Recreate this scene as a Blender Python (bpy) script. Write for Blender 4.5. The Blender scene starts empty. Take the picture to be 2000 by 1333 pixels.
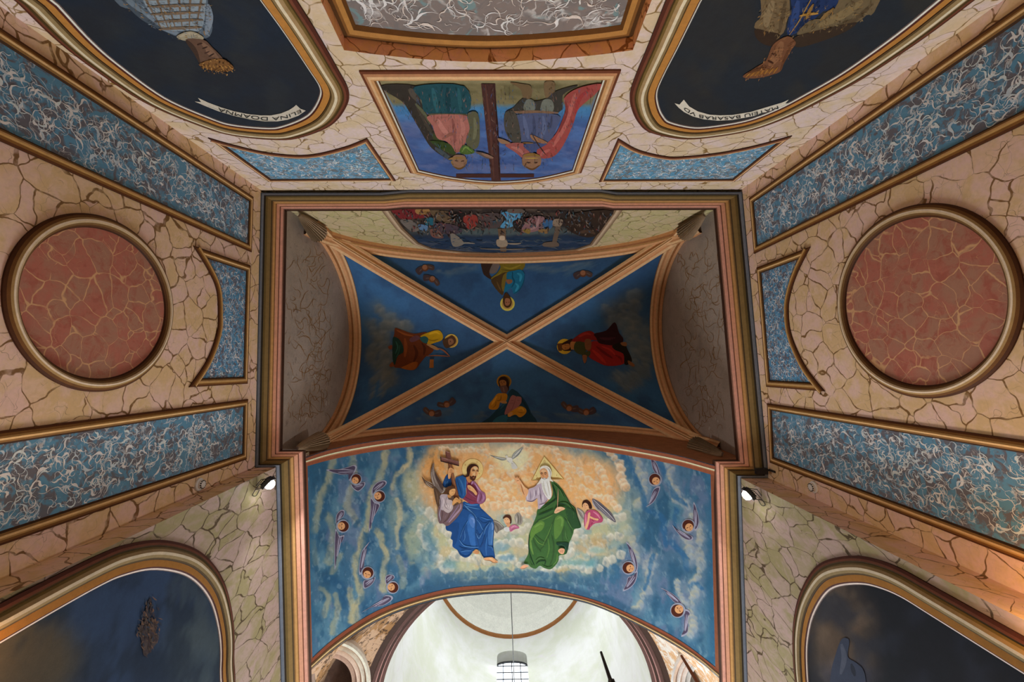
import bpy, math, random
import numpy as np
from mathutils import Vector, Matrix
from mathutils.bvhtree import BVHTree
from mathutils.geometry import delaunay_2d_cdt

random.seed(7); np.random.seed(7)
scene = bpy.context.scene
COLL = scene.collection

# ------------------------------------------------------------------ camera
FPX = 889.0                      # 16 mm on a 36 mm sensor, image 2000 px wide
CAM = np.array([0.0, 0.0, 1.6])
ZEN = (981.0, 700.0)             # where the photograph shows the zenith
def _norm(v):
    v = np.asarray(v, float); return v / np.linalg.norm(v)
# camera axes for a camera looking straight up: right=+x, up=-y, back=-z ; then tilt so the zenith lands on ZEN
_zc = _norm([(ZEN[0]-1000)/FPX, -(ZEN[1]-666.5)/FPX, -1.0])      # zenith in camera coords
def _cam_matrix():
    # world z axis in cam coords = _zc ; world x axis in cam coords ~ +x
    wx = np.array([1.0, 0, 0]); wx = _norm(wx - _zc*np.dot(wx, _zc))
    wy = np.cross(_zc, wx)
    R = np.stack([wx, wy, _zc], 1)   # columns: world axes in camera coords  => cam = R @ world
    return R.T                       # world = RT @ cam
RC = _cam_matrix()
cam_data = bpy.data.cameras.new('camera')
cam_data.sensor_width = 36.0; cam_data.lens = 36.0*FPX/2000.0
cam_data.clip_start = 0.05; cam_data.clip_end = 200
cam = bpy.data.objects.new('camera', cam_data)
M4 = Matrix.Identity(4)
for i in range(3):
    for j in range(3): M4[i][j] = RC[i][j]
    M4[i][3] = CAM[i]
cam.matrix_world = M4
COLL.objects.link(cam); scene.camera = cam

def ray(px, py):
    d = RC @ np.array([(px-1000)/FPX, -(py-666.5)/FPX, -1.0])
    return d / np.linalg.norm(d)
def at_h(px, py, H):
    d = ray(px, py); return CAM + d*(H/d[2])          # H metres above the camera
def to_px(P):
    P = np.asarray(P, float); c = (P-CAM) @ RC         # cam = RC^T (P-CAM)
    return np.stack([1000+FPX*c[..., 0]/-c[..., 2], 666.5-FPX*c[..., 1]/-c[..., 2]], -1)

# ------------------------------------------------------------------ world, lights, exposure
vs = scene.view_settings
vs.view_transform = 'Standard'; vs.look = 'None'; vs.gamma = 1.0; vs.use_curve_mapping = False
vs.exposure = EXPOSURE = 0.0
world = bpy.data.worlds.new('overcast_sky'); scene.world = world
world.use_nodes = True
bg = world.node_tree.nodes['Background']
bg.inputs[0].default_value = (0.86, 0.93, 1.0, 1); bg.inputs[1].default_value = 4.0

def area(name, loc, aim, size, power, color, size_y=None, spread=180):
    d = bpy.data.lights.new(name, 'AREA'); d.energy = power; d.color = color
    d.shape = 'RECTANGLE'; d.size = size; d.size_y = size_y or size; d.spread = math.radians(spread)
    o = bpy.data.objects.new(name, d); COLL.objects.link(o)
    o.location = loc
    o.rotation_euler = (Vector(aim)-Vector(loc)).to_track_quat('-Z', 'Y').to_euler()
    return o
def point(name, loc, power, color, radius=0.1):
    d = bpy.data.lights.new(name, 'POINT'); d.energy = power; d.color = color; d.shadow_soft_size = radius
    o = bpy.data.objects.new(name, d); COLL.objects.link(o); o.location = loc; return o
scene.cycles.max_bounces = 4; scene.cycles.diffuse_bounces = 3; scene.cycles.glossy_bounces = 1; scene.cycles.transmission_bounces = 2
scene.cycles.use_adaptive_sampling = True; scene.cycles.adaptive_threshold = .04; scene.cycles.adaptive_min_samples = 12
scene.cycles.caustics_reflective = False; scene.cycles.caustics_refractive = False
# daylight entering at the drum windows
DC = np.array([0.28, 9.85]); DRUM_W = 88
for k in (0, 118, 180, 242):
    a = math.radians(k)
    area('drum_window_daylight', (DC[0]+4.0*math.sin(a), DC[1]+4.0*math.cos(a), 1.6+19.5), (DC[0], DC[1], 1.6+15.5), 1.2, DRUM_W, (.93, .97, 1), 2.6)
# added fill lights, no windows modelled: far in front, and low by the side walls
area('added_apse_fill', (0, 13.7, 7.0), (0, -2.9, 7.5), 4.0, 1080, (.88, .94, 1), 4.0)  # unseen source, added to brighten the back wall through the arch
area('added_nave_fill', (-3.9, -.6, 2.6), (3, -.6, 2.9), 1.4, 7, (.95, .97, 1), 2.4)  # unseen side fill, added to lift the walls from below
area('added_nave_fill', (3.9, -.6, 2.6), (-3, -.6, 2.9), 1.4, 7, (.95, .97, 1), 2.4)
FLOOD_W = 64; FLOOD_COL = (.95, .97, 1); FLOOD_AIM_L = (.25, 5.7, 8.7); FLOOD_AIM_R = (-.25, 5.7, 8.7); SCONCE_W = 36; LOFT_W = 19
CAB_DX = -.08; ARCH_FILL_W = 330


# ------------------------------------------------------------------ colour + mesh helpers
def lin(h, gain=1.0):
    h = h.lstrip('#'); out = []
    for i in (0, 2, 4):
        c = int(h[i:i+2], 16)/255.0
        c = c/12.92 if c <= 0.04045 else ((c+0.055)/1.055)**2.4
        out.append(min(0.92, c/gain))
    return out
class MB:
    def __init__(s): s.v = []; s.f = []; s.c = []
    def add(s, verts, faces, col):
        o = len(s.v); s.v.extend([tuple(map(float, p)) for p in verts])
        for k, f in enumerate(faces):
            s.f.append(tuple(o+i for i in f)); s.c.append(col[k] if isinstance(col, list) and len(col) == len(faces) and isinstance(col[0], (list, tuple)) else col)
    def box(s, c, size, col, R=None):
        c = np.array(c, float); hx, hy, hz = [q/2 for q in size]
        V = np.array([[x, y, z] for x in (-hx, hx) for y in (-hy, hy) for z in (-hz, hz)])
        if R is not None: V = V @ np.array(R).T
        s.add(V+c, [(0, 1, 3, 2), (4, 6, 7, 5), (0, 4, 5, 1), (2, 3, 7, 6), (0, 2, 6, 4), (1, 5, 7, 3)], col)
    def tube(s, pts, r, col, n=10, caps=True):
        pts = [np.array(p, float) for p in pts]
        rs = r if isinstance(r, (list, tuple)) else [r]*len(pts)
        rings = []
        for i, p in enumerate(pts):
            t = _norm(pts[min(i+1, len(pts)-1)]-pts[max(i-1, 0)])
            a = np.cross(t, [0, 0, 1.0] if abs(t[2]) < .9 else [1.0, 0, 0]); a = _norm(a); b = np.cross(t, a)
            rings.append([p+rs[i]*(math.cos(2*math.pi*k/n)*a+math.sin(2*math.pi*k/n)*b) for k in range(n)])
        V = [q for rg in rings for q in rg]; F = []
        for i in range(len(pts)-1):
            for k in range(n):
                F.append((i*n+k, i*n+(k+1) % n, (i+1)*n+(k+1) % n, (i+1)*n+k))
        if caps:
            F.append(tuple(range(n))[::-1]); F.append(tuple((len(pts)-1)*n+k for k in range(n)))
        s.add(V, F, col)
    def lathe(s, base, axis, prof, cols, n=32):
        # prof: list of (r, h) ; axis unit vector ; cols per segment or a single colour
        axis = _norm(axis); a = _norm(np.cross(axis, [0, 0, 1.0] if abs(axis[2]) < .9 else [1.0, 0, 0])); b = np.cross(axis, a)
        V = []; F = []; C = []
        for (r, h) in prof:
            for k in range(n):
                V.append(np.array(base)+axis*h+r*(math.cos(2*math.pi*k/n)*a+math.sin(2*math.pi*k/n)*b))
        for i in range(len(prof)-1):
            for k in range(n):
                F.append((i*n+k, i*n+(k+1) % n, (i+1)*n+(k+1) % n, (i+1)*n+k))
                C.append(cols[i] if isinstance(cols[0], (list, tuple)) else cols)
        s.add(V, F, C)
    def build(s, name, mat, parent=None, smooth=False):
        return mesh_obj(name, s.v, s.f, s.c, mat, parent, smooth)
def mesh_obj(name, V, F, C, mat, parent=None, smooth=False, point_cols=None):
    me = bpy.data.meshes.new(name); me.from_pydata([tuple(map(float, p)) for p in V], [], [tuple(map(int, f)) for f in F])
    if point_cols is not None:
        at = me.color_attributes.new('Col', 'FLOAT_COLOR', 'POINT')
        A = np.ones((len(V), 4), np.float32); A[:, :3] = point_cols
        at.data.foreach_set('color', A.ravel())
    elif C is not None:
        at = me.color_attributes.new('Col', 'FLOAT_COLOR', 'CORNER')
        n = np.array([len(f) for f in F]); A = np.ones((len(F), 4), np.float32); A[:, :3] = np.array([list(c)[:3] for c in C])
        at.data.foreach_set('color', np.repeat(A, n, 0).ravel())
    if smooth: me.polygons.foreach_set('use_smooth', [True]*len(me.polygons))
    me.materials.append(mat); me.update()
    o = bpy.data.objects.new(name, me); COLL.objects.link(o)
    if parent is not None:
        o.parent = parent; o.matrix_parent_inverse = Matrix.Translation(-parent.location)
    return o
def thing(name, label, cat, loc, group=None):
    o = bpy.data.objects.new(name, None); COLL.objects.link(o); o.location = tuple(map(float, loc)); o.empty_display_size = .1
    o['label'] = label; o['category'] = cat
    if group: o['group'] = group
    return o
def tag(o, label, cat, group=None):
    o['label'] = label; o['category'] = cat
    if group: o['group'] = group
    return o
def struct(o, label=None):
    o['kind'] = 'structure'
    if label: o['label'] = label
    return o

# ------------------------------------------------------------------ surfaces that a pixel can be traced onto
class Plane:
    curved = False
    def __init__(s, pts, toward):
        P = np.array(pts, float); s.o = P.mean(0)
        _, _, vt = np.linalg.svd(P-s.o); n = vt[2]
        if np.dot(np.array(toward)-s.o, n) < 0: n = -n
        s.n = n
        s.e2 = _norm(np.array([0, 0, 1.0])-n*n[2]) if abs(n[2]) < .9 else _norm(np.array([0, 1.0, 0])-n*n[1])
        s.e1 = np.cross(s.e2, s.n)
    def hit(s, px, py):
        d = ray(px, py); t = np.dot(s.o-CAM, s.n)/np.dot(d, s.n); return CAM+d*t
    def ab(s, px, py):
        q = s.hit(px, py)-s.o; return (np.dot(q, s.e1), np.dot(q, s.e2))
    def w(s, a, b, h=0.0): return s.o+s.e1*a+s.e2*b+s.n*h
    def abw(s, P):
        q = np.asarray(P)-s.o; return (np.dot(q, s.e1), np.dot(q, s.e2))
    def proj(s, px, py, off): return s.hit(px, py)+s.n*off
class Surf:
    curved = True
    def __init__(s, V, F): s.b = BVHTree.FromPolygons([tuple(map(float, v)) for v in V], [tuple(map(int, f)) for f in F])
    def proj(s, px, py, off):
        d = Vector(ray(px, py)); loc, n, i, t = s.b.ray_cast(Vector(CAM), d)
        if loc is None: return None
        if n.dot(d) > 0: n = -n
        return np.array(loc)+np.array(n)*off
def isect(p1, p2, p3):
    return np.linalg.solve(np.array([p1.n, p2.n, p3.n]), np.array([np.dot(p.n, p.o) for p in (p1, p2, p3)]))
def cat(pts, closed=False, k=6):
    P = [np.array(p, float) for p in pts]; n = len(P)
    if n < 3: return P
    out = []; rng = range(n) if closed else range(n-1)
    for i in rng:
        p1, p2 = P[i], P[(i+1) % n]
        p0 = P[(i-1) % n] if (closed or i > 0) else p1*2-p2
        p3 = P[(i+2) % n] if (closed or i+2 < n) else p2*2-p1
        for j in range(k):
            t = j/k; out.append(.5*((2*p1)+(-p0+p2)*t+(2*p0-5*p1+4*p2-p3)*t*t+(-p0+3*p1-3*p2+p3)*t**3))
    if not closed: out.append(P[-1])
    return out
def path(*spans, k=6):
    out = []
    for sp in spans:
        c = cat(sp, False, k) if len(sp) > 2 else [np.array(q, float) for q in sp]
        if out and np.allclose(out[-1], c[0], atol=1e-6): c = c[1:]
        out.extend(c)
    return out
def area2(P):
    P = np.array(P); return .5*np.sum(P[:, 0]*np.roll(P[:, 1], -1)-np.roll(P[:, 0], -1)*P[:, 1])
def inside(pt, poly):
    x, y = pt; c = False; n = len(poly); j = n-1
    for i in range(n):
        xi, yi = poly[i][0], poly[i][1]; xj, yj = poly[j][0], poly[j][1]
        if (yi > y) != (yj > y) and x < (xj-xi)*(y-yi)/(yj-yi+1e-12)+xi: c = not c
        j = i
    return c
def inside_np(X, Y, poly):
    c = np.zeros(X.shape, bool); n = len(poly); j = n-1
    for i in range(n):
        xi, yi = poly[i][0], poly[i][1]; xj, yj = poly[j][0], poly[j][1]
        c ^= ((yi > Y) != (yj > Y)) & (X < (xj-xi)*(Y-yi)/(yj-yi+1e-12)+xi); j = i
    return c
def triangulate(poly, holes=(), step=None):
    vs_ = [Vector((float(p[0]), float(p[1]))) for p in poly]; ed = [(i, (i+1) % len(poly)) for i in range(len(poly))]
    for h in holes:
        o = len(vs_); vs_ += [Vector((float(p[0]), float(p[1]))) for p in h]; ed += [(o+i, o+(i+1) % len(h)) for i in range(len(h))]
    if step:
        A = np.array([[p[0], p[1]] for p in poly]); lo = A.min(0); hi = A.max(0)
        gx, gy = np.meshgrid(np.arange(lo[0]+step*.5, hi[0], step), np.arange(lo[1]+step*.5, hi[1], step))
        m = inside_np(gx, gy, A)
        vs_ += [Vector((float(x), float(y))) for x, y in zip(gx[m], gy[m])]
    r = delaunay_2d_cdt(vs_, ed, [], 0, 1e-6)
    V = np.array([[v.x, v.y] for v in r[0]]); T = np.array([f for f in r[2] if len(f) == 3])
    if len(T) == 0: return V, []
    c = V[T].mean(1); m = inside_np(c[:, 0], c[:, 1], [(p[0], p[1]) for p in poly])
    for h in holes: m &= ~inside_np(c[:, 0], c[:, 1], [(p[0], p[1]) for p in h])
    return V, T[m]
def offset(P, d, closed=True):
    P = [np.array(p, float)[:2] for p in P]; n = len(P); out = []
    for i in range(n):
        a = P[(i-1) % n] if (closed or i > 0) else None
        b = P[(i+1) % n] if (closed or i < n-1) else None
        n1 = n2 = None
        if a is not None:
            t = _norm(P[i]-a); n1 = np.array([-t[1], t[0]])
        if b is not None:
            t = _norm(b-P[i]); n2 = np.array([-t[1], t[0]])
        if n1 is None: m = n2
        elif n2 is None: m = n1
        else: m = (n1+n2)/max(.10, 1+np.dot(n1, n2))
        out.append(P[i]+m*d)
    return out
def sweep(pl, P, prof, cols, name, mat, parent, closed=True):
    """moulding on a plane: prof = (inward distance, height); cols per band"""
    P = [np.array(p, float)[:2] for p in P]
    if closed and area2(P) < 0: P = P[::-1]
    rings = [[pl.w(q[0], q[1], h) for q in offset(P, d, closed)] for d, h in prof]
    n = len(P); mb = MB()
    V = [q for r in rings for q in r]; F = []; C = []
    for i in range(len(prof)-1):
        for k in range(n if closed else n-1):
            F.append((i*n+k, i*n+(k+1) % n, (i+1)*n+(k+1) % n, (i+1)*n+k)); C.append(cols[i])
    mb.v = [tuple(v) for v in V]; mb.f = F; mb.c = C
    return mb.build(name, mat, parent)
def fill(pl, P, h, name, mat, parent, col=(.5, .5, .5), holes=()):
    V, T = triangulate(P, holes)
    W = [pl.w(a, b, h) for a, b in V]
    T = [tuple(t) if np.dot(np.cross(W[t[1]]-W[t[0]], W[t[2]]-W[t[0]]), pl.n) > 0 else tuple(t[::-1]) for t in T]
    return mesh_obj(name, W, T, [col]*len(T), mat, parent)

# ------------------------------------------------------------------ materials
class NT:
    def __init__(s, name, rough=.7, spec=.25):
        s.m = bpy.data.materials.new(name); s.m.use_nodes = True; s.t = s.m.node_tree; s.n = s.t.nodes; s.l = s.t.links
        s.b = s.n['Principled BSDF']; s.b.inputs['Roughness'].default_value = rough; s.b.inputs['Specular IOR Level'].default_value = spec
    def new(s, k, **kw):
        n = s.n.new(k)
        for a, v in kw.items(): setattr(n, a, v)
        return n
    def link(s, a, b): s.l.new(a, b)
    def coords(s, scale=(1, 1, 1)):
        tc = s.new('ShaderNodeTexCoord'); mp = s.new('ShaderNodeMapping'); mp.inputs['Scale'].default_value = scale
        s.link(tc.outputs['Object'], mp.inputs['Vector']); return mp.outputs[0]
    def noise(s, vec, scale, detail=4, rough=.55, dist=0.0, out='Fac'):
        n = s.new('ShaderNodeTexNoise'); n.inputs['Scale'].default_value = scale; n.inputs['Detail'].default_value = detail
        n.inputs['Roughness'].default_value = rough; n.inputs['Distortion'].default_value = dist
        s.link(vec, n.inputs['Vector']); return n.outputs[out]
    def math(s, op, a, b=None, c=None):
        n = s.new('ShaderNodeMath', operation=op)
        for i, x in enumerate((a, b, c)):
            if x is None: continue
            if isinstance(x, (int, float)): n.inputs[i].default_value = x
            else: s.link(x, n.inputs[i])
        return n.outputs[0]
    def mapr(s, x, a, b, c=0.0, d=1.0, smooth=True):
        n = s.new('ShaderNodeMapRange'); n.interpolation_type = 'SMOOTHSTEP' if smooth else 'LINEAR'
        s.link(x, n.inputs[0])
        for i, q in enumerate((a, b, c, d)):
            if isinstance(q, (int, float)): n.inputs[i+1].default_value = q
            else: s.link(q, n.inputs[i+1])
        return n.outputs[0]
    def mix(s, f, a, b, mode='MIX'):
        n = s.new('ShaderNodeMix', data_type='RGBA', blend_type=mode); n.clamp_result = False
        def put(sock, v):
            if isinstance(v, (list, tuple)): sock.default_value = (*v[:3], 1)
            elif isinstance(v, (int, float)): sock.default_value = v
            else: s.link(v, sock)
        put(n.inputs['Factor'], f); put(n.inputs['A'], a); put(n.inputs['B'], b); return n.outputs['Result']
    def warp(s, vec, scale, amt, detail=2):
        c = s.noise(vec, scale, detail, out='Color'); sub = s.new('ShaderNodeVectorMath', operation='SUBTRACT'); s.link(c, sub.inputs[0]); sub.inputs[1].default_value = (.5, .5, .5)
        ma = s.new('ShaderNodeVectorMath', operation='MULTIPLY_ADD'); s.link(sub.outputs[0], ma.inputs[0]); ma.inputs[1].default_value = (amt, amt, amt); s.link(vec, ma.inputs[2])
        return ma.outputs[0]
    def edge(s, vec, scale, rnd=1.0):
        n = s.new('ShaderNodeTexVoronoi', feature='DISTANCE_TO_EDGE'); n.inputs['Scale'].default_value = scale; n.inputs['Randomness'].default_value = rnd
        s.link(vec, n.inputs['Vector']); return n.outputs['Distance']
    def bump(s, h, strength=.15, dist=.01):
        b = s.new('ShaderNodeBump'); b.inputs['Strength'].default_value = strength; b.inputs['Distance'].default_value = dist
        s.link(h, b.inputs['Height']); s.link(b.outputs[0], s.b.inputs['Normal'])
    def out(s, c): s.link(c, s.b.inputs['Base Color']); return s.m

def paint_mat(name, rough=.65, var=.16, scale=9.0, spec=.2, fine=.10):
    t = NT(name, rough, spec); v = t.coords()
    a = t.new('ShaderNodeVertexColor', layer_name='Col').outputs['Color']
    n1 = t.noise(v, scale, 5, .6, .4); n2 = t.noise(v, scale*7, 3, .6)
    k = t.math('ADD', t.mapr(n1, .25, .75, 1-var, 1+var, False), t.mapr(n2, .3, .7, -fine, fine, False))
    c = t.new('ShaderNodeVectorMath', operation='SCALE'); t.link(a, c.inputs[0]); t.link(k, c.inputs['Scale'])
    t.bump(n2, .08, .004)
    return t.out(c.outputs[0])
def marble_cracks(name, base1, base2, base3, vein, cell=3.4, thick=.022, stretch=(1, 1, 1), rough=.6, soft=False):
    """faux marble: angular plates in two tones, parted by brush-drawn cracks that swell and thin out"""
    t = NT(name, rough, .22); v = t.coords(stretch)
    w = t.warp(t.warp(v, 2.3, .26), 8, .035)
    vo = t.new('ShaderNodeTexVoronoi', feature='F1'); vo.inputs['Scale'].default_value = cell; t.link(w, vo.inputs['Vector'])
    sep = t.new('ShaderNodeSeparateColor'); t.link(vo.outputs['Color'], sep.inputs[0])
    big = t.noise(v, 2.6, 3, .55, .6); med = t.noise(v, 6.5, 4, .65, .8); fin = t.noise(v, 30, 3, .65)
    c = t.mix(t.mapr(t.math('ADD', t.math('MULTIPLY', sep.outputs[0], .22), big), .50, .72), base1, base2)
    c = t.mix(t.mapr(med, .47, .66, 0, .85), c, base3)
    c = t.mix(t.mapr(t.noise(v, 11, 3, .6, .5), .5, .7, 0, .5), c, base2)
    c = t.mix(t.mapr(fin, .35, .75, 0, .22), c, tuple(x*.72 for x in base2))
    d1 = t.edge(w, cell); tn = t.noise(v, 2.7, 2, .5, .8)
    th = t.mapr(tn, .32, .70, .006, thick*2.7, False)
    e0, e1 = (.25, 1.2) if soft else (.7, 1.15)
    m1 = t.mapr(t.math('DIVIDE', d1, t.math('MAXIMUM', th, .0035)), e0, e1, 1, 0)
    m1 = t.math('MULTIPLY', m1, t.mapr(tn, .28, .38, 0, 1))
    d2 = t.edge(t.warp(v, 3.3, .35), cell*1.75); tn2 = t.noise(v, 3.3, 2, .5)
    m2 = t.math('MULTIPLY', t.mapr(d2, .003, .011, .6, 0), t.mapr(tn2, .50, .57, 0, 1))
    m = t.math('MAXIMUM', m1, m2)
    m = t.math('MULTIPLY', m, t.mapr(t.noise(v, 9, 3), .28, .55, .35, .95))
    t.bump(fin, .06, .004)
    return t.out(t.mix(m, c, vein))
def marble_squiggle(name, c1, c2, c3, white, scale=3.2, lo=.010, hi=.055, stretch=(1, 1, 1), wamt=.42):
    t = NT(name, .55, .22); v = t.coords(stretch)
    bl = t.noise(v, scale*1.35, 4, .6, 1.2)
    c = t.mix(t.mapr(bl, .46, .58), c1, c2)
    c = t.mix(t.mapr(t.noise(v, scale*1.5, 4, .6, 1.5), .57, .68, 0, .8), c, c3)
    w = t.warp(t.warp(v, scale*.9, wamt, 2), scale*3.2, wamt*.24, 2)
    out = c
    for k, (sc, sd, a) in enumerate(((1.2, 0.0, .6),)):
        mp = t.new('ShaderNodeMapping'); mp.inputs['Location'].default_value = (sd, sd*.7, sd*1.3); t.link(w, mp.inputs['Vector'])
        n = t.noise(mp.outputs[0], scale*sc, 1.5, .45, .6)
        d = t.math('ABSOLUTE', t.math('SUBTRACT', n, .5))
        wd = t.mapr(t.noise(mp.outputs[0], scale*2.1, 2, .5), .34, .68, lo*.6, hi, False)
        m = t.mapr(t.math('DIVIDE', d, wd), .35, 1.0, a, 0)
        m = t.math('MULTIPLY', m, t.mapr(t.noise(v, scale*5, 3, .6), .3, .62, .25, 1))
        m = t.math('MULTIPLY', m, t.mapr(t.noise(mp.outputs[0], scale*1.3, 2), .38, .5, 0, 1))
        out = t.mix(m, out, white)
    return t.out(out)
def plaster(name, c1, c2, c3, scale=2.5, rough=.85):
    t = NT(name, rough, .15); v = t.coords()
    c = t.mix(t.mapr(t.noise(v, scale, 6, .65, .4), .35, .65), c1, c2)
    c = t.mix(t.mapr(t.noise(v, scale*2.7, 6, .7, .6), .56, .72, 0, .9), c, c3)
    n = t.noise(v, scale*14, 4, .7); t.bump(n, .3, .01)
    return t.out(t.mix(t.mapr(n, .3, .7, 0, .25), c, c3))

M_PIG = paint_mat('fresco_pigment', .7, .10, 11, .15, .07)
M_OLD = paint_mat('aged_dark_pigment', .6, .34, 16, .15, .22)

# ------------------------------------------------------------------ the shell of the room
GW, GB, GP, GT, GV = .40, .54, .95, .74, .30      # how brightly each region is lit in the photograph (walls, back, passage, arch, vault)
M_PAINT = paint_mat('painted_plaster')
M_FRAME = paint_mat('painted_moulding', .6, .12, 14, .12, .06)
M_METAL = paint_mat('enamelled_metal', .4, .05, 8, .4, .02)
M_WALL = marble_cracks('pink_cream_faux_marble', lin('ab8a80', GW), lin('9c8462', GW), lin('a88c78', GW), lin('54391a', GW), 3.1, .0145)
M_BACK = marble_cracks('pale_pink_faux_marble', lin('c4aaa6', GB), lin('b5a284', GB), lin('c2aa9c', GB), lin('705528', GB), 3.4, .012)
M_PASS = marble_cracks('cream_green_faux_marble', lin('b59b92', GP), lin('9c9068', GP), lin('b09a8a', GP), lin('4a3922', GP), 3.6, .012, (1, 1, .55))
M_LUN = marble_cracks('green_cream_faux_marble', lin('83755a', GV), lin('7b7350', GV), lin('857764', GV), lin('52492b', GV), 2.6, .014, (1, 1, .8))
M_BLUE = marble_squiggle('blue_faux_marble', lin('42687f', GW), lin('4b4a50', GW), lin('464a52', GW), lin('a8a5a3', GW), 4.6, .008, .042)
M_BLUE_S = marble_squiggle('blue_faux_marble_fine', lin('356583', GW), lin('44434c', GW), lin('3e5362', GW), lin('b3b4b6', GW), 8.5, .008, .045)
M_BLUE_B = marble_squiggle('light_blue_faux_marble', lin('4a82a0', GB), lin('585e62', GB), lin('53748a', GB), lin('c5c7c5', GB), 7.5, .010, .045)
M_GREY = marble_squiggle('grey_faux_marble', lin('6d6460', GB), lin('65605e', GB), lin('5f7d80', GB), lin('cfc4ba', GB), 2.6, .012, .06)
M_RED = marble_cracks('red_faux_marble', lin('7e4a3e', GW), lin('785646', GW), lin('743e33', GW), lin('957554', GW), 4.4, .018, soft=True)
M_PLASTER = plaster('bare_grey_plaster', lin('6e645c', .29), lin('675e56', .29), lin('524942', .29))
M_WHITE = plaster('limewashed_plaster', (.84, .84, .83), (.70, .72, .60), (.78, .74, .77), .55)
M_STONE = plaster('stone_floor', (.30, .25, .2), (.24, .2, .16), (.2, .17, .14))
M_MASON = plaster('masonry', (.35, .32, .3), (.3, .28, .25), (.25, .23, .2))

H0 = 8.0
def corner(top, low):
    T = at_h(*top, H0); d = ray(*low); d = d/d[2]
    k = np.dot(d[:2], (T-CAM)[:2])/np.dot(d[:2], d[:2]); return T, CAM+d*k
cBL, cBR = corner((509, 374), (228, 168)), corner((1447, 370), (1965, 0))
cFL, cFR = corner((501, 911), (0, 1111)), corner((1501, 932), (2000, 1174))
cPL, cPR = corner((540, 915), (0, 1153)), corner((1446, 936), (2000, 1209))
mid = np.array([0, 0, 6.0])
pL = Plane([*cBL, *cFL], mid); pR = Plane([*cBR, *cFR], mid); pB = Plane([*cBL, *cBR], mid)
pFL = Plane([*cFL, *cPL], mid); pFR = Plane([*cFR, *cPR], mid)
def vplane(o, n):
    p = Plane.__new__(Plane); p.o = np.array(o, float); p.n = _norm(n); p.e2 = _norm(np.array([0, 0, 1.0])-p.n*p.n[2]); p.e1 = np.cross(p.e2, p.n); return p
YF = 1.95
pFL = vplane([0, .5*(cFL[0][1]+cPL[0][1]), 5], [0, -1, 0]); pFR = vplane([0, .5*(cFR[0][1]+cPR[0][1]), 5], [0, -1, 0])
pPL = Plane([*cPL, at_h(550, 1333, H0)], mid); pPR = Plane([*cPR, at_h(1459, 1333, H0)], mid)
def hp(z): return vplane2(z)
def vplane2(z):
    p = Plane.__new__(Plane); p.o = np.array([0, 0, z], float); p.n = np.array([0, 0, 1.0]); return p
zF, z0, zV = hp(0.0), hp(CAM[2]+H0), hp(CAM[2]+9.7)
ZTOP = hp(CAM[2]+13.4)

def wall_quad(name, pl, n1, n2, mat, zlo=None, zhi=None, holes=(), label=None):
    zlo = zlo or zF; zhi = zhi or ZTOP
    P = [pl.abw(isect(pl, n1, zlo)), pl.abw(isect(pl, n2, zlo)), pl.abw(isect(pl, n2, zhi)), pl.abw(isect(pl, n1, zhi))]
    return struct(fill(pl, P, 0, name, mat, None, (.5, .5, .5), holes), label)
pYend = vplane([0, 6.9, 5], [0, -1, 0])
wall_quad('wall_left', pL, pB, pFL, M_WALL, None, z0, label='tall left wall of pink and cream faux marble')
wall_quad('wall_right', pR, pB, pFR, M_WALL, None, z0, label='tall right wall of pink and cream faux marble')
wall_quad('wall_front_left', pFL, pL, pPL, M_WALL, None, z0, label='narrow return of the left wall beside the arch')
wall_quad('wall_front_right', pFR, pR, pPR, M_WALL, None, z0, label='narrow return of the right wall beside the arch')
wall_quad('wall_passage_left', pPL, pFL, pYend, M_PASS, None, hp(CAM[2]+9.3), label='left reveal wall under the painted arch')
wall_quad('wall_passage_right', pPR, pFR, pYend, M_PASS, None, hp(CAM[2]+9.3), label='right reveal wall under the painted arch')

# back wall with the recess that ends in a low segmental head
hole = [pB.ab(*p) for p in path([(560, -140), (626, 0), (672, 98)], [(672, 98), (740, 107), (845, 117), (950, 121), (1055, 117), (1160, 108), (1236, 98)], [(1236, 98), (1273, 0), (1330, -140)])]
zr = min(hole[0][1], hole[-1][1]); hole[0] = np.array([hole[0][0], zr]); hole[-1] = np.array([hole[-1][0], zr])
wall_quad('wall_back', pB, pL, pR, M_BACK, None, z0, holes=[hole], label='back wall of pale pink faux marble with a recess')
RD = -.17
hp_ = [np.array(p) for p in hole]
mb = MB(); n = len(hp_)
for i in range(n):
    a, b = hp_[i], hp_[(i+1) % n]
    mb.add([pB.w(*a, 0), pB.w(*b, 0), pB.w(*b, RD), pB.w(*a, RD)], [(0, 1, 2, 3)], lin('b06a42', GB))
M_REVEAL = marble_cracks('warm_lit_pink_faux_marble', lin('b98667', GB), lin('b5875a', GB), lin('b07e68', GB), lin('6d3f1c', GB), 4.2, .02)  # warm lamp glow on the reveal is mixed into these base colours
struct(mb.build('wall_recess_reveal', M_REVEAL), 'reveal of the recess high in the back wall')
gp = thing('marble_panel', 'grey faux marble panel with white veins inside the recess of the back wall', 'wall panel', pB.w(*np.mean(hp_, 0), RD))
pBr = vplane(pB.o+pB.n*RD, pB.n)
pBr.e1, pBr.e2 = pB.e1, pB.e2
if area2(hp_) < 0: hp_ = hp_[::-1]
fill(pBr, hp_, .0, 'panel_field', M_GREY, gp)
GOLD = [lin('48301a', GB), lin('6e4a24', GB), lin('946a36', GB), lin('57391c', GB), lin('2e1c10', GB)]
sweep(pBr, hp_, [(0, .0), (0, .03), (.045, .05), (.075, .055), (.12, .04), (.145, .002)], [GOLD[0], GOLD[0], GOLD[1], GOLD[2], GOLD[3]], 'panel_border', M_FRAME, gp)

# floor, lower enclosure
mb = MB(); mb.box((0, 4.5, -.1), (14, 19, .2), (.3, .25, .2)); struct(mb.build('floor', M_STONE), 'stone floor of the church')

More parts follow.
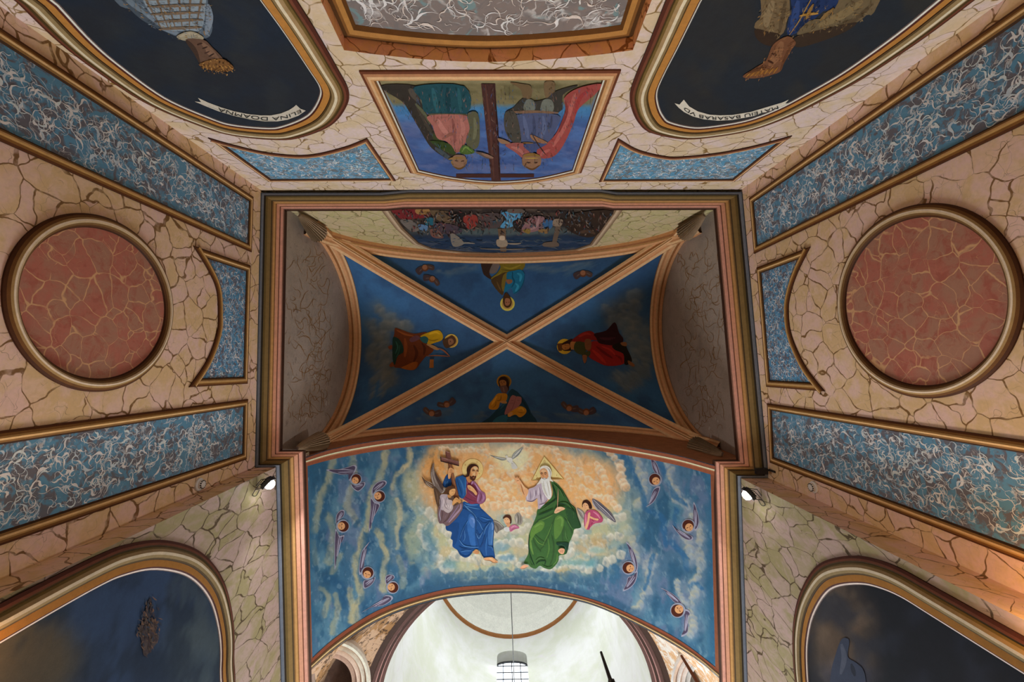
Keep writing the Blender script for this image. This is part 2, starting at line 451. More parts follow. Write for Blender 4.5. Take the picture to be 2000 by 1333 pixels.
# ------------------------------------------------------------------ cornice with a stepped profile, running round the room and along the imposts
endL = at_h(555, 1360, H0); endR = at_h(1461, 1360, H0)
cor = [isect(pPL, vplane([0, 6.0, 5], [0, -1, 0]), z0), isect(pPL, pFL, z0), isect(pFL, pL, z0), isect(pL, pB, z0), isect(pB, pR, z0), isect(pR, pFR, z0), isect(pFR, pPR, z0), isect(pPR, vplane([0, 6.0, 5], [0, -1, 0]), z0)]
# the back run breaks slightly back in its middle third
bA, bB = cor[3], cor[4]
dirb = _norm(bB-bA); inn = pB.n
def on_back(px, push):
    q = bA+dirb*np.dot(at_h(px, 372, H0)-bA, dirb); return q-inn*push
PJ = .05
cor[3] = cor[3]+inn*PJ; cor[4] = cor[4]+inn*PJ
cor = cor[:4]+[on_back(745, -PJ), on_back(802, 0), on_back(1172, 0), on_back(1205, -PJ)]+cor[4:]
segd = [.35, .22, .28, .20, .20, .22, .20, .20, .36, .24, .32]
def off_poly(P, ds):
    L = []
    for i in range(len(P)-1):
        t = _norm((P[i+1]-P[i])[:2]); nrm = np.array([-t[1], t[0]])
        L.append((P[i][:2], t, nrm))
    # room side: test with the room centre
    out = []
    def line(i, f):
        p, t, nrm = L[i]
        return p+nrm*SGN*ds[i]*f, t
    return L, line
Lc, _ = off_poly(cor, segd)
SGN = -1.0 if np.dot(np.array([0, -.5])-Lc[3][0], Lc[3][2]) < 0 else 1.0
def cornice_ring(f, h):
    R = []
    for i in range(len(cor)):
        if i == 0: p = Lc[0][0]+Lc[0][2]*SGN*segd[0]*f
        elif i == len(cor)-1: p = cor[-1][:2]+Lc[-1][2]*SGN*segd[-1]*f
        else:
            p1, t1 = Lc[i-1][0]+Lc[i-1][2]*SGN*segd[i-1]*f, Lc[i-1][1]
            p2, t2 = Lc[i][0]+Lc[i][2]*SGN*segd[i]*f, Lc[i][1]
            A = np.array([t1, -t2]).T
            if abs(np.linalg.det(A)) < .05: p = cor[i][:2]+(Lc[i-1][2]*segd[i-1]+Lc[i][2]*segd[i])*.5*SGN*f
            else: k = np.linalg.solve(A, p2-p1); p = p1+t1*k[0]
        R.append(np.array([p[0], p[1], CAM[2]+H0+h]))
    return R
CP = [(0, -.03), (0, 0), (.15, .0), (.17, .05), (.28, .06), (.40, .12), (.46, .13), (.48, .16), (.60, .17), (.62, .19), (.80, .20), (.82, .225), (.97, .235), (1.0, .26), (1.0, .36), (.0, .38)]
CCOL = ['2a2a2c', '565c66', '1f1a14', '4a3d22', '564528', '33281a', '5b4428', '8a6a42', '55391f', '9a715c', '4a2c20', '9b7264', '5c4034', '2b1a12', '4a3a2c']
rings = [cornice_ring(f, h) for f, h in CP]
n = len(cor); mb = MB(); V = [q for r in rings for q in r]; F = []; C = []
for i in range(len(CP)-1):
    for k in range(n-1):
        F.append((i*n+k, i*n+k+1, (i+1)*n+k+1, (i+1)*n+k)); C.append(lin(CCOL[i], .36))
mb.add(V, F, C); struct(mb.build('trim_1', M_FRAME), 'stepped cornice in slate, olive, gold and pink around the room')

# ------------------------------------------------------------------ vault : four cells over the room
pVF = vplane([0, 2.05, 5], [0, -1, 0])
VQ = [isect(pL, pB, zV), isect(pR, pB, zV), isect(pR, pVF, zV), isect(pL, pVF, zV)]   # BL BR FR FL
RISE = 3.1
def vault(s, t):
    q = ((1-s)*(1-t)*VQ[0]+(1+s)*(1-t)*VQ[1]+(1+s)*(1+t)*VQ[2]+(1-s)*(1+t)*VQ[3])/4
    m = min(abs(s), abs(t), 1.0)
    return np.array([q[0], q[1], CAM[2]+9.7+RISE*math.sqrt(max(0, 1-m*m))+.10*(1-s*s)*(1-t*t)])
CELLS = {}
def cell_grid(kind, nr=46, nw=64):
    V = []; F = []
    for i in range(nr+1):
        r = i/nr
        for j in range(nw+1):
            w = math.sin((j/nw*2-1)*math.pi/2)*.35+(j/nw*2-1)*.65
            s, t = {'L': (-r, r*w), 'R': (r, r*w), 'B': (r*w, -r), 'F': (r*w, r)}[kind]
            V.append(vault(s, t))
    for i in range(nr):
        for j in range(nw):
            a = i*(nw+1)+j; F.append((a, a+1, a+nw+2, a+nw+1))
    return np.array(V), F
for k_ in 'LRBF': CELLS[k_] = cell_grid(k_)
SV = Surf(np.concatenate([CELLS[k_][0] for k_ in 'LRBF']), [tuple(i+o for i in f) for o, k_ in zip(np.cumsum([0]+[len(CELLS[q][0]) for q in 'LRB']), 'LRBF') for f in CELLS[k_][1]])

# lunette walls above the cornice
def lunette(name, pl, side, mat, label):
    ts = np.linspace(-1, 1, 41)
    cur = [vault(*{'L': (-1, t), 'R': (1, t), 'B': (t, -1)}[side]) for t in ts]
    e = [pl.abw(p) for p in cur]
    P = e+[(e[-1][0], pl.abw(np.array([0, 0, CAM[2]+H0]))[1]), (e[0][0], pl.abw(np.array([0, 0, CAM[2]+H0]))[1])]
    return struct(fill(pl, P, 0, name, mat, None), label)
lunette('wall_lunette_left', pL, 'L', M_PLASTER, 'bare grey plaster lunette with sketched outlines on the left')
lunette('wall_lunette_right', pR, 'R', M_PLASTER, 'bare grey plaster lunette with sketched outlines on the right')
lunette('wall_lunette_back', pB, 'B', M_LUN, 'green cream faux marble lunette at the back')

# ------------------------------------------------------------------ arch soffit
pA0 = vplane([0, YF, 5], [0, -1, 0])
NEAR = [(590, 896), (650, 877), (740, 860.5), (830, 851.5), (920, 848.8), (1010, 848.5), (1092.5, 854), (1205, 868.4), (1317.5, 888.6), (1398, 910)]
FAR = [(596, 1318.5), (650, 1271), (717.5, 1224), (785, 1192.5), (875, 1168), (1004, 1157.6), (1090, 1166.6), (1166.5, 1184.6), (1270, 1233), (1360, 1287), (1413, 1331)]
crown = pA0.hit(1000, 848.3); HC = crown[2]-CAM[2]
yfar = (at_h(1004, 1157.6, HC))[1]
pA1 = vplane([0, yfar, 5], [0, -1, 0])
def resample(P, n):
    P = np.array(P); d = np.concatenate([[0], np.cumsum(np.linalg.norm(np.diff(P, axis=0), axis=1))]); u = np.linspace(0, d[-1], n)
    return np.stack([np.interp(u, d, P[:, k]) for k in range(P.shape[1])], 1)
NN = resample([pA0.hit(*p) for p in cat(NEAR, False, 8)], 121)
FF = resample([pA1.hit(*p) for p in cat(FAR, False, 8)], 121)
def ext(P, dz=.6):   # carry the soffit a little below its springing, behind the impost
    a = P[0].copy(); b = P[-1].copy(); a[2] = min(a[2]-.01, CAM[2]+8.31); b[2] = min(b[2]-.01, CAM[2]+8.31); a[0] -= .03; b[0] += .03
    return np.concatenate([[a], P, [b]])
NN, FF = ext(NN), ext(FF)
# spandrel between the arch and the vault
fr = [vault(t, 1) for t in np.linspace(-1, 1, 61)]
mb = MB(); loop = [pA0.abw(p) for p in fr]+[pA0.abw(np.array([fr[-1][0]+.0, 0, CAM[2]+H0+.1]))]+[pA0.abw(p) for p in NN[::-1]]+[pA0.abw(np.array([fr[0][0], 0, CAM[2]+H0+.1]))]
M_SPAN = paint_mat('brown_painted_plaster', .7, .2, 6)
struct(fill(pA0, loop, 0, 'wall_spandrel', M_SPAN, None, lin('6a4630', .3)), 'brown spandrel wall above the painted arch')
# ------------------------------------------------------------------ ribs
def rib_curve(fn, n=48): return [fn(q) for q in np.linspace(0, 1, n)]
def rib(name, pts, ups, width, depth, cols, prof, parent):
    V = []; F = []; C = []; m = len(prof)
    P = [np.array(p) for p in pts]
    for i, p in enumerate(P):
        t = _norm(P[min(i+1, len(P)-1)]-P[max(i-1, 0)]); u = np.array(ups(i, p)); u = _norm(u-t*np.dot(u, t)); sd = np.cross(t, u)
        for (a, h) in prof: V.append(p+sd*a*width+u*h*depth)
    for i in range(len(P)-1):
        for k in range(m-1):
            F.append((i*m+k, i*m+k+1, (i+1)*m+k+1, (i+1)*m+k)); C.append(cols[k])
    return mesh_obj(name, V, F, C, M_FRAME, parent)
ceil = bpy.data.objects.new('ceiling', None); COLL.objects.link(ceil); ceil.location = (0, -.45, CAM[2]+12.8); struct(ceil, 'blue painted four-part rib vault'); ceil.empty_display_size = .1
T1, T2, T3, T4 = lin('8a6546', GV), lin('9a7354', GV), lin('5e3c22', GV), lin('7a5436', GV)
dprof = [(-.5, -.4), (-.5, .35), (-.34, .55), (-.22, .5), (-.10, .95), (-.03, 1.0), (.03, 1.0), (.10, .95), (.22, .5), (.34, .55), (.5, .35), (.5, -.4)]
dcol = [T4, T2, T1, T4, T2, T3, T2, T1, T1, T2, T4]
cV = np.array([0, -.45, 6.0])
for (sx, sy) in ((-1, -1), (1, -1), (1, 1), (-1, 1)):
    pts = [vault(sx*q, sy*q) for q in 1-np.cos(np.linspace(0, math.pi/2*.985, 60))]
    pts = [vault(sx*q, sy*q) for q in np.sin(np.linspace(0, math.pi/2*.985, 60))]
    rib('diagonal_rib', pts, lambda i, p: np.array([-p[0]*.25, (-.45-p[1])*.25, -1.2]), .36, .13, dcol, dprof, ceil)
fprof = [(0, -.1), (0, .9), (.28, 1.0), (.40, .75), (.55, .85), (.72, .6), (.86, .45), (1.0, .25), (1.0, -.3)]
fcol = [T4, T1, T3, T2, T1, T4, T2, T4]
for side, w_ in (('L', .30), ('B', .30), ('R', .30), ('F', .26)):
    f = {'L': lambda q: vault(-1, q), 'R': lambda q: vault(1, -q), 'B': lambda q: vault(-q, -1), 'F': lambda q: vault(q, 1)}[side]
    inw = {'L': pL.n, 'R': pR.n, 'B': pB.n, 'F': np.array([0, -1., 0])}[side]
    P = [f(q) for q in np.sin(np.linspace(-math.pi/2, math.pi/2, 81))]
    V = []; F = []; C = []; m = len(fprof)
    for i, p in enumerate(P):
        t = _norm(P[min(i+1, 80)]-P[max(i-1, 0)]); dn = np.cross(t, inw); dn = dn if dn[2] < 0 or abs(dn[2]) < 1e-6 else -dn
        if np.dot(dn, np.array([0, -.45, CAM[2]+10.0])-p) < 0: dn = -dn
        for (a, h) in fprof: V.append(p+inw*a*w_+dn*h*.14)
    for i in range(80):
        for k in range(m-1): F.append((i*m+k, i*m+k+1, (i+1)*m+k+1, (i+1)*m+k)); C.append(fcol[k])
    mesh_obj('wall_rib', V, F, C, M_FRAME, ceil)
# ribbed shell corbels where the ribs land
def shell(tip_px, end_px, H1, H2):
    A, E = at_h(*tip_px, H1), at_h(*end_px, H2); mb = MB(); V = []; F = []; C = []; n = 26; m = 9
    t = _norm(E-A); out = np.array([-A[0], -.45-A[1], -1.5]); out = _norm(out-t*np.dot(out, t)); sd = np.cross(t, out)
    for i in range(m+1):
        u = i/m; r = .04+.16*u**.8; p = A+(E-A)*u
        for j in range(n+1):
            a = (j/n-.5)*math.pi*1.15; rr = r*(1+.10*(1 if j % 2 else -1)*min(1, u*3))
            V.append(p+sd*math.sin(a)*rr+out*math.cos(a)*rr*.8+t*.05*math.cos(a)*u)
    for i in range(m):
        for j in range(n): F.append((i*(n+1)+j, i*(n+1)+j+1, (i+1)*(n+1)+j+1, (i+1)*(n+1)+j)); C.append(lin('64523f' if j % 2 else '463828', .36))
    F.append(tuple(m*(n+1)+j for j in range(n+1))); C.append(lin('54453a', .36)); F.append(tuple(range(n+1))[::-1]); C.append(lin('54453a', .36))
    mb.add(V, F, C); mb.build('shell_corbel', M_PAINT, ceil)
for q in (((584, 420), (622, 456), 9.0, 10.0), ((1376, 420), (1338, 454), 9.0, 10.0), ((580, 876), (628, 862), 8.9, 9.9), ((1412, 888), (1358, 872), 8.9, 9.9)): shell(*q)

# ------------------------------------------------------------------ domed bay beyond the arch
HR = 12.75
rc = at_h(1012, 1387, HR); RAD = 262*HR/FPX
HTOP = HR*1.744
dome = bpy.data.objects.new('ceiling_dome', None); COLL.objects.link(dome); dome.location = tuple(rc); struct(dome, 'tall white drum and dome beyond the arch'); dome.empty_display_size = .1
# drum wall unrolled with arched window holes
WW, WB, WT = .66, CAM[2]+18.0, CAM[2]+20.75
def win_outline(cx, hw=WW, zb=WB, zt=WT, n=14):
    P = [(cx-hw, zb), (cx+hw, zb)]
    for i in range(n+1):
        a = math.pi*i/n; P.append((cx+hw*math.cos(a), zt+hw*math.sin(a)*.75))
    return P
circ = 2*math.pi*RAD; W8 = [circ*(d_/360+1/16) for d_ in (0, 118, 180, 242)]   # one window faces the arch, the rest lie behind it
# angle zero points to +y (the far side) at u = circ/16*1
def cyl(u, z, r=None):
    a = 2*math.pi*(u/circ)-2*math.pi*(.5/8)
    return np.array([rc[0]+(r or RAD)*math.sin(a), rc[1]+(r or RAD)*math.cos(a), z])
outer = [(u, CAM[2]+HR) for u in np.linspace(0, circ, 97)]+[(u, CAM[2]+HTOP) for u in np.linspace(circ, 0, 97)]
holes = [win_outline(c) for c in W8]
V, T = triangulate(outer, holes, .5)
mesh_obj('drum_wall', [cyl(u, z) for u, z in V], T, None, M_WHITE, dome)
for c in W8:
    mb = MB(); O = win_outline(c); n = len(O)
    for i in range(n):
        a, b = O[i], O[(i+1) % n]
        mb.add([cyl(*a), cyl(*b), cyl(*b, RAD+.55), cyl(*a, RAD+.55)], [(0, 1, 2, 3)], (.9, .9, .9))
    mb.build('window_reveal', M_WHITE, dome)
mb = MB()
WC = (.85, .84, .78); BR_ = lin('8a5a34', .8)
prof = [(RAD, HTOP-.12), (RAD-.10, HTOP-.10), (RAD-.13, HTOP-.06), (RAD-.13, HTOP), (RAD-.05, HTOP+.05), (RAD-.12, HTOP+.25), (RAD-.25, HTOP+.35), (RAD-.30, HTOP+.6), (RAD-.5, HTOP+.75)]
for i in range(1, 13):
    a = i/12*math.pi/2; prof.append(((RAD-.5)*math.cos(a)+.001, HTOP+.75+1.9*math.sin(a)))
cols = [BR_, BR_, BR_]+[WC]*(len(prof)-4)
mb.lathe([rc[0], rc[1], CAM[2]], [0, 0, 1], prof, cols, 64); mb.build('dome_cap', paint_mat('cream_limewash', .8, .06, 3), dome)
# ring moulding under the drum
mb = MB(); DK, PK, DK2 = lin('33251f', .5), lin('8f6b66', .5), lin('4a3530', .5)
prof = [(RAD, HR+.02), (RAD-.03, HR-.02), (RAD-.03, HR-.10), (RAD+.05, HR-.14), (RAD+.07, HR-.22), (RAD+.14, HR-.24), (RAD+.16, HR-.34), (RAD+.24, HR-.36), (RAD+.27, HR-.46), (RAD+.4, HR-.5)]
mb.lathe([rc[0], rc[1], CAM[2]], [0, 0, 1], prof, [DK, DK, DK2, PK, DK, PK, DK2, DK, DK], 96); mb.build('ring_moulding', M_FRAME, dome)

# pendentives that lean from the arch up to the ring
def pend_mat(name, c1, c2, c3):
    t = NT(name, .9, .1); v = t.coords()
    a = t.noise(v, 2.2, 6, .7, .6); b = t.noise(v, 5.5, 6, .75, .8)
    c = t.mix(t.mapr(a, .44, .5), c1, c2); c = t.mix(t.mapr(b, .52, .56, 0, .9), c, c3)
    t.bump(b, .5, .03); return t.out(c)
M_PEND_L = pend_mat('flaking_brown_plaster', lin('8f6c48', .7), lin('a98c72', .7), lin('3c2e26', .7))
M_PEND_R = pend_mat('flaking_white_plaster', lin('d8d0c6', .8), lin('a98560', .55), lin('e2dcd4', .8))
def ring_pt(deg, r, H): a = math.radians(deg); return np.array([rc[0]+r*math.sin(a), rc[1]+r*math.cos(a), CAM[2]+H])
for side, M_, nm in ((-1, M_PEND_L, 'pendentive'), (1, M_PEND_R, 'pendentive')):
    n1, n2 = 60, 24; V = []; F = []
    half = FF[1:62][::-1] if side < 0 else FF[61:-1]
    half = resample(half, n1+1)
    for i in range(n1+1):
        q = i/n1; R = ring_pt(180-side*(-1)*-1*q*118 if False else 180+side*-1*q*118, RAD+.38, HR-.48)
        A = half[i]
        for j in range(n2+1):
            w = j/n2; p = A*(1-w)+R*w
            out = _norm(np.array([p[0]-rc[0], p[1]-rc[1], 0])); p = p+np.array([out[0], out[1], .6])*math.sin(math.pi*w)*.5*q
            V.append(p)
    for i in range(n1):
        for j in range(n2): a = i*(n2+1)+j; F.append((a, a+1, a+n2+2, a+n2+1))
    mesh_obj(nm, V, F, None, M_, dome, True)
# moulded side arches at the feet of the pendentives
def side_arch(px, py, H, R, cols):
    c = at_h(px, py, H); ax = _norm(CAM-c+np.array([rc[0]*0, 3.5, 0])); mb = MB()
    prof = [(R, -.5), (R, .0), (R*.95, .06), (R*.90, .05), (R*.88, -.02), (R*.80, .0), (R*.78, -.06), (R*.70, -.05), (R*.68, -.12), (R*.60, -.12), (R*.58, -.5), (.01, -.52)]
    mb.lathe(c, ax, prof, [lin(q, .7) for q in cols], 64); mb.build('arch_moulding', M_PAINT, dome)
side_arch(632, 1352, 9.6, .92, ['c9b8a6', 'd8cabb', 'e0d2c2', '8f6f58', 'dccdbd', '9a7c66', 'd2bfae', '8a6a5c', 'b99f8e', '5a4640', '6a5852'])
side_arch(1402, 1360, 9.6, .92, ['d6c8bc', 'e4dbd2', 'cdb9a8', '9c8274', 'e0d8d0', 'b89f90', 'cfcac6', '9aa0a2', 'c2c4c4', 'b0b4b6', 'c4c6c8'])
# far and side enclosure of the domed bay, attic and roof
mb = MB()
zc = CAM[2]
def slab(x0, x1, y0, y1, z0_, z1): mb.box(((x0+x1)/2, (y0+y1)/2, (z0_+z1)/2), (x1-x0, y1-y0, z1-z0_), (.35, .32, .3))
slab(-6.4, -6.0, -4.2, 14.6, -.2, zc+15); slab(6.0, 6.4, -4.2, 14.6, -.2, zc+15)
slab(-6.4, 6.4, -4.4, -4.0, -.2, zc+15); slab(-6.4, 6.4, 14.2, 14.6, -.2, zc+15)
slab(-6.4, 6.4, -4.4, yfar-.4, zc+13.6, zc+14)
struct(mb.build('wall_outer', M_MASON), 'outer masonry of the church')
mb = MB()   # flat closing over the corners of the domed bay, round hole for the drum
outer = [(-6.4, yfar-.5), (6.4, yfar-.5), (6.4, 14.6), (-6.4, 14.6)]
V, T = triangulate(outer, [[(rc[0]+(RAD+.02)*math.cos(a), rc[1]+(RAD+.02)*math.sin(a)) for a in np.linspace(0, 2*math.pi, 64, endpoint=False)]])
struct(mesh_obj('ceiling_bay', [(x, y, zc+HR+.01) for x, y in V], T, None, M_MASON), 'flat masonry around the foot of the drum')
# far arch face (back of the soffit) so no daylight slips over the arch
loop = [pA1.abw(p) for p in FF]+[pA1.abw(np.array([6.2, 0, zc+8])), pA1.abw(np.array([6.2, 0, zc+13.9])), pA1.abw(np.array([-6.2, 0, zc+13.9])), pA1.abw(np.array([-6.2, 0, zc+8]))]
struct(fill(pA1, loop, -.02, 'wall_arch_far', M_MASON, None), 'far face of the arch wall')
# ------------------------------------------------------------------ window with iron lattice on the far side of the drum
win = bpy.data.objects.new('window_1', None); COLL.objects.link(win); wp = cyl(W8[0], WB, RAD+.5); win.location = tuple(wp); struct(win, 'arched drum window with black iron lattice'); win.empty_display_size = .1
BLK = (.012, .012, .014); RW = RAD+.5
O = win_outline(W8[0])
mb = MB(); mb.tube([cyl(u, z, RW) for u, z in O[1:]]+[cyl(*O[0], RW)], .05, BLK, 6); mb.build('iron_frame', M_METAL, win)
for u in (-.34, 0, .34):
    mb = MB(); zt = WT+WW*.75*math.sqrt(1-(u/WW)**2); mb.tube([cyl(W8[0]+u, WB, RW), cyl(W8[0]+u, zt, RW)], .022, BLK, 5); mb.build('iron_bar', M_METAL, win)
for z in np.arange(WB+.35, WT+.2, .42):
    mb = MB(); mb.tube([cyl(W8[0]-WW, z, RW), cyl(W8[0]+WW, z, RW)], .022, BLK, 5); mb.build('iron_bar', M_METAL, win)
g = NT('window_glass', .05, .5); g.b.inputs['Transmission Weight'].default_value = 1.0; g.b.inputs['IOR'].default_value = 1.0; g.b.inputs['Base Color'].default_value = (.95, .97, 1, 1)
V, T = triangulate(O); mesh_obj('glass', [cyl(u, z, RW+.06) for u, z in V], T, None, g.m, win)



# ------------------------------------------------------------------ painted marble panels on the walls
def fcols(g, hx): return [lin(h, g) for h in hx]
PF = [(0, .002), (.0, .016), (.022, .024), (.045, .030), (.062, .036), (.080, .030), (.100, .020), (.118, .004)]
PFC = ['24120a', '3a2010', '553819', '7d6038', '9c8058', '5f4424', '2c1c10']
def vein_strokes(pl, poly, per_m2, L, wd, cols, g, seed, parent, h=.0045, curl=1.0, bias=None, view_only=True):
    """loose curling brush marks laid on a panel"""
    rs = np.random.RandomState(seed); A = np.array([[p[0], p[1]] for p in poly]); lo, hi = A.min(0), A.max(0)
    n = int(per_m2*np.prod(hi-lo)); mb = MB(); V = []; F = []; C = []
    lc = [lin(c, g) for c in cols]
    for i in range(n):
        p = lo+(hi-lo)*rs.rand(2)
        if not inside(p, A): continue
        q = to_px(pl.w(p[0], p[1]))
        if view_only and not (-420 < q[0] < 2420 and -420 < q[1] < 1750): continue
        a = rs.rand()*6.283 if bias is None else bias+rs.randn()*.5
        sg = 1 if rs.rand() < .5 else -1; l = L*(.45+1.0*rs.rand()); m = rs.randint(9, 15); P = [p.copy()]; fl = rs.randint(3, 7); am = (.25+.45*rs.rand())*curl
        for j in range(m):
            if j % fl == fl-1: sg = -sg; am = (.25+.55*rs.rand())*curl
            a += sg*am+rs.randn()*.15*curl
            P.append(P[-1]+np.array([math.cos(a), math.sin(a)])*l/m)
        if not all(inside(x, A) for x in P[1::3]) or not inside(P[-1], A): continue
        w0 = wd*(.35+1.1*rs.rand()**2); c = lc[rs.randint(len(lc))]; o = len(V); hh = h+(i % 40)*.00005
        for j, x in enumerate(P):
            t = _norm(P[min(j+1, m)]-P[max(j-1, 0)]); nr = np.array([-t[1], t[0]]); u = j/m
            ww = w0*.5*(math.sin(math.pi*(.04+.92*u))**.8)*(.6+.5*math.sin(u*9+i))
            ww = max(ww, wd*.08)
            V.append(pl.w(*(x+nr*ww), hh)); V.append(pl.w(*(x-nr*ww), hh))
        for j in range(m): F.append((o+2*j, o+2*j+1, o+2*j+3, o+2*j+2)); C.append(c)
    mb.v = [tuple(v) for v in V]; mb.f = F; mb.c = C
    ob = mb.build('painted_veins', M_PIG, parent); ob['kind'] = 'stuff'; return ob
def panel(pl, poly_px, label, mat, g, inset=.118, prof=PF, pc=PFC, group=None, veins=(150, .25, .024, ('a9a7a6', '9aa2a8', 'b4b0ac', '8d979e'))):
    P = [np.array(pl.ab(*p)) for p in poly_px]
    if area2(P) < 0: P = P[::-1]
    t = thing('marble_panel', label, 'wall panel', pl.w(np.mean([p[0] for p in P]), min(p[1] for p in P)), group)
    fill(pl, offset(P, inset*.9), .003, 'panel_field', mat, t)
    vein_strokes(pl, offset(P, inset), veins[0], veins[1], veins[2], veins[3], g, len(bpy.data.objects), t)
    sweep(pl, P, prof, fcols(g, pc), 'panel_border', M_FRAME, t)
    return t
panel(pL, [(-520, -291), (493.5, 385), (490, 493), (-520, 47)], 'long blue veined panel high on the left wall, toward the back wall', M_BLUE, GW)
panel(pL, [(-520, 909), (483, 780), (480, 898), (-520, 1247)], 'long blue veined panel on the left wall, beside the lit floodlight', M_BLUE, GW)
panel(pR, [(1464.5, 387), (2520, -362), (2520, -6), (1474, 496)], 'long blue veined panel high on the right wall, toward the back wall', M_BLUE, GW)
panel(pR, [(1499.5, 788), (2520, 935), (2520, 1301), (1505, 904)], 'long blue veined panel on the right wall, beside the dark bracket', M_BLUE, GW)
panel(pL, path([(376, 480), (488, 519)], [(488, 519), (482, 750)], [(482, 750), (367.5, 757)], [(367.5, 757), (402.5, 704.5), (422, 652), (425, 617), (422, 568), (406, 529.5), (376, 480)])[:-1], 'small blue panel with one concave side, between the left round panel and cornice', M_BLUE_S, GW, .10, veins=(260, .15, .014, ('b3b4b6', 'a3abb2', 'c0bebc', '93a0a8')))
panel(pR, path([(1584, 482), (1479, 523)], [(1479, 523), (1498, 756)], [(1498, 756), (1612.5, 765)], [(1612.5, 765), (1594, 743), (1569.5, 708), (1547, 655.5), (1541, 610), (1545, 575), (1559, 533), (1584, 482)])[:-1], 'small blue panel with one concave side, between the right round panel and cornice', M_BLUE_S, GW, .10, veins=(260, .15, .014, ('b3b4b6', 'a3abb2', 'c0bebc', '93a0a8')))
PFS = [(d*.72, h) for d, h in PF]
BFC = ['2c180e', '4a2818', '6b4430', 'a8845e', 'b8966e', '5c3a24', '36241a']
panel(pB, path([(406, 268), (525, 353.5)], [(525, 353.5), (773, 352)], [(773, 352), (717, 269)], [(717, 269), (670, 287), (600, 302), (525, 297.5), (455, 282), (406, 268)])[:-1], 'small blue concave panel under the left dark portrait on the back wall', M_BLUE_B, GB, .085, PFS, BFC, veins=(190, .19, .017, ('ccd0d0', 'b9c6cc', 'd8d6d0', 'a9bcc6')))
panel(pB, path([(1207, 269.5), (1170, 354)], [(1170, 354), (1435, 353)], [(1435, 353), (1547, 264)], [(1547, 264), (1475, 283.5), (1405, 297.5), (1335, 305), (1300, 304.5), (1247.5, 292), (1207, 269.5)])[:-1], 'small blue concave panel under the right dark portrait on the back wall', M_BLUE_B, GB, .085, PFS, BFC, veins=(190, .19, .017, ('ccd0d0', 'b9c6cc', 'd8d6d0', 'a9bcc6')))
def roundel(pl, ext_o, label):
    A = [np.array(pl.ab(*p)) for p in ext_o]           # left,right,top,bottom extremes
    a0, a1 = sorted([A[2][0], A[3][0]]); b0, b1 = sorted([A[0][1], A[1][1]])
    c = np.array([(a0+a1)/2, (b0+b1)/2]); ra, rb = (a1-a0)/2, (b1-b0)/2
    P = [c+np.array([ra*math.cos(q), rb*math.sin(q)]) for q in np.linspace(0, 2*math.pi, 128, endpoint=False)]
    t = thing('round_panel', label, 'wall panel', pl.w(c[0], c[1]-rb))
    prof = [(0, .002), (0, .02), (.018, .034), (.040, .046), (.058, .054), (.074, .056), (.092, .050), (.112, .036), (.128, .02), (.14, .004)]
    cc = ['2a160c', '331d10', '4c3219', '76603e', 'a39684', '86745a', '4f3a20', '3a2412', '28150b']
    fill(pl, offset(P, .12), .003, 'panel_field', M_RED, t)
    sweep(pl, P, prof, fcols(GW, cc), 'panel_border', M_FRAME, t)
roundel(pL, [(0, 578), (336, 595), (160, 409), (190, 766)], 'round red marble panel in a gold ring on the left wall')
roundel(pR, [(1637, 592), (2004, 565), (1842, 378), (1812, 779)], 'round red marble panel in a gold ring on the right wall')

vein_strokes(pBr, offset(hp_, .15), 60, .34, .030, ('cfc4ba', 'b9b0a8', 'ddd2c6'), GB, 77, gp, .004, .7, math.pi/2)
vein_strokes(pBr, offset(hp_, .15), 40, .2, .014, ('cfc4ba', 'b9b0a8'), GB, 78, gp, .007, 1.0)

# ------------------------------------------------------------------ painting tools : soft grounds as vertex colour, figures as layered flat shapes
def _hash(ix, iy, seed):
    h = (ix.astype(np.int64)*374761393+iy.astype(np.int64)*668265263+seed*1442695041) & 0xffffffff
    h = ((h ^ (h >> 13))*1274126177) & 0xffffffff
    return ((h ^ (h >> 16)) & 0xffff)/65535.0
def vnoise(x, y, seed=0):
    ix = np.floor(x); iy = np.floor(y); fx = x-ix; fy = y-iy; fx = fx*fx*(3-2*fx); fy = fy*fy*(3-2*fy)
    a, b, c, d = _hash(ix, iy, seed), _hash(ix+1, iy, seed), _hash(ix, iy+1, seed), _hash(ix+1, iy+1, seed)
    return (a*(1-fx)+b*fx)*(1-fy)+(c*(1-fx)+d*fx)*fy
def fbm(x, y, seed=0, o=4):
    s = 0; a = .5; t = 0
    for i in range(o): s = s+a*vnoise(x*2**i, y*2**i, seed+i*17); t += a; a *= .5
    return s/t
def rgb(h): h = h.lstrip('#'); return np.array([int(h[i:i+2], 16) for i in (0, 2, 4)], float)
def sm(x, a, b):
    t = np.clip((x-a)/(b-a), 0, 1); return t*t*(3-2*t)
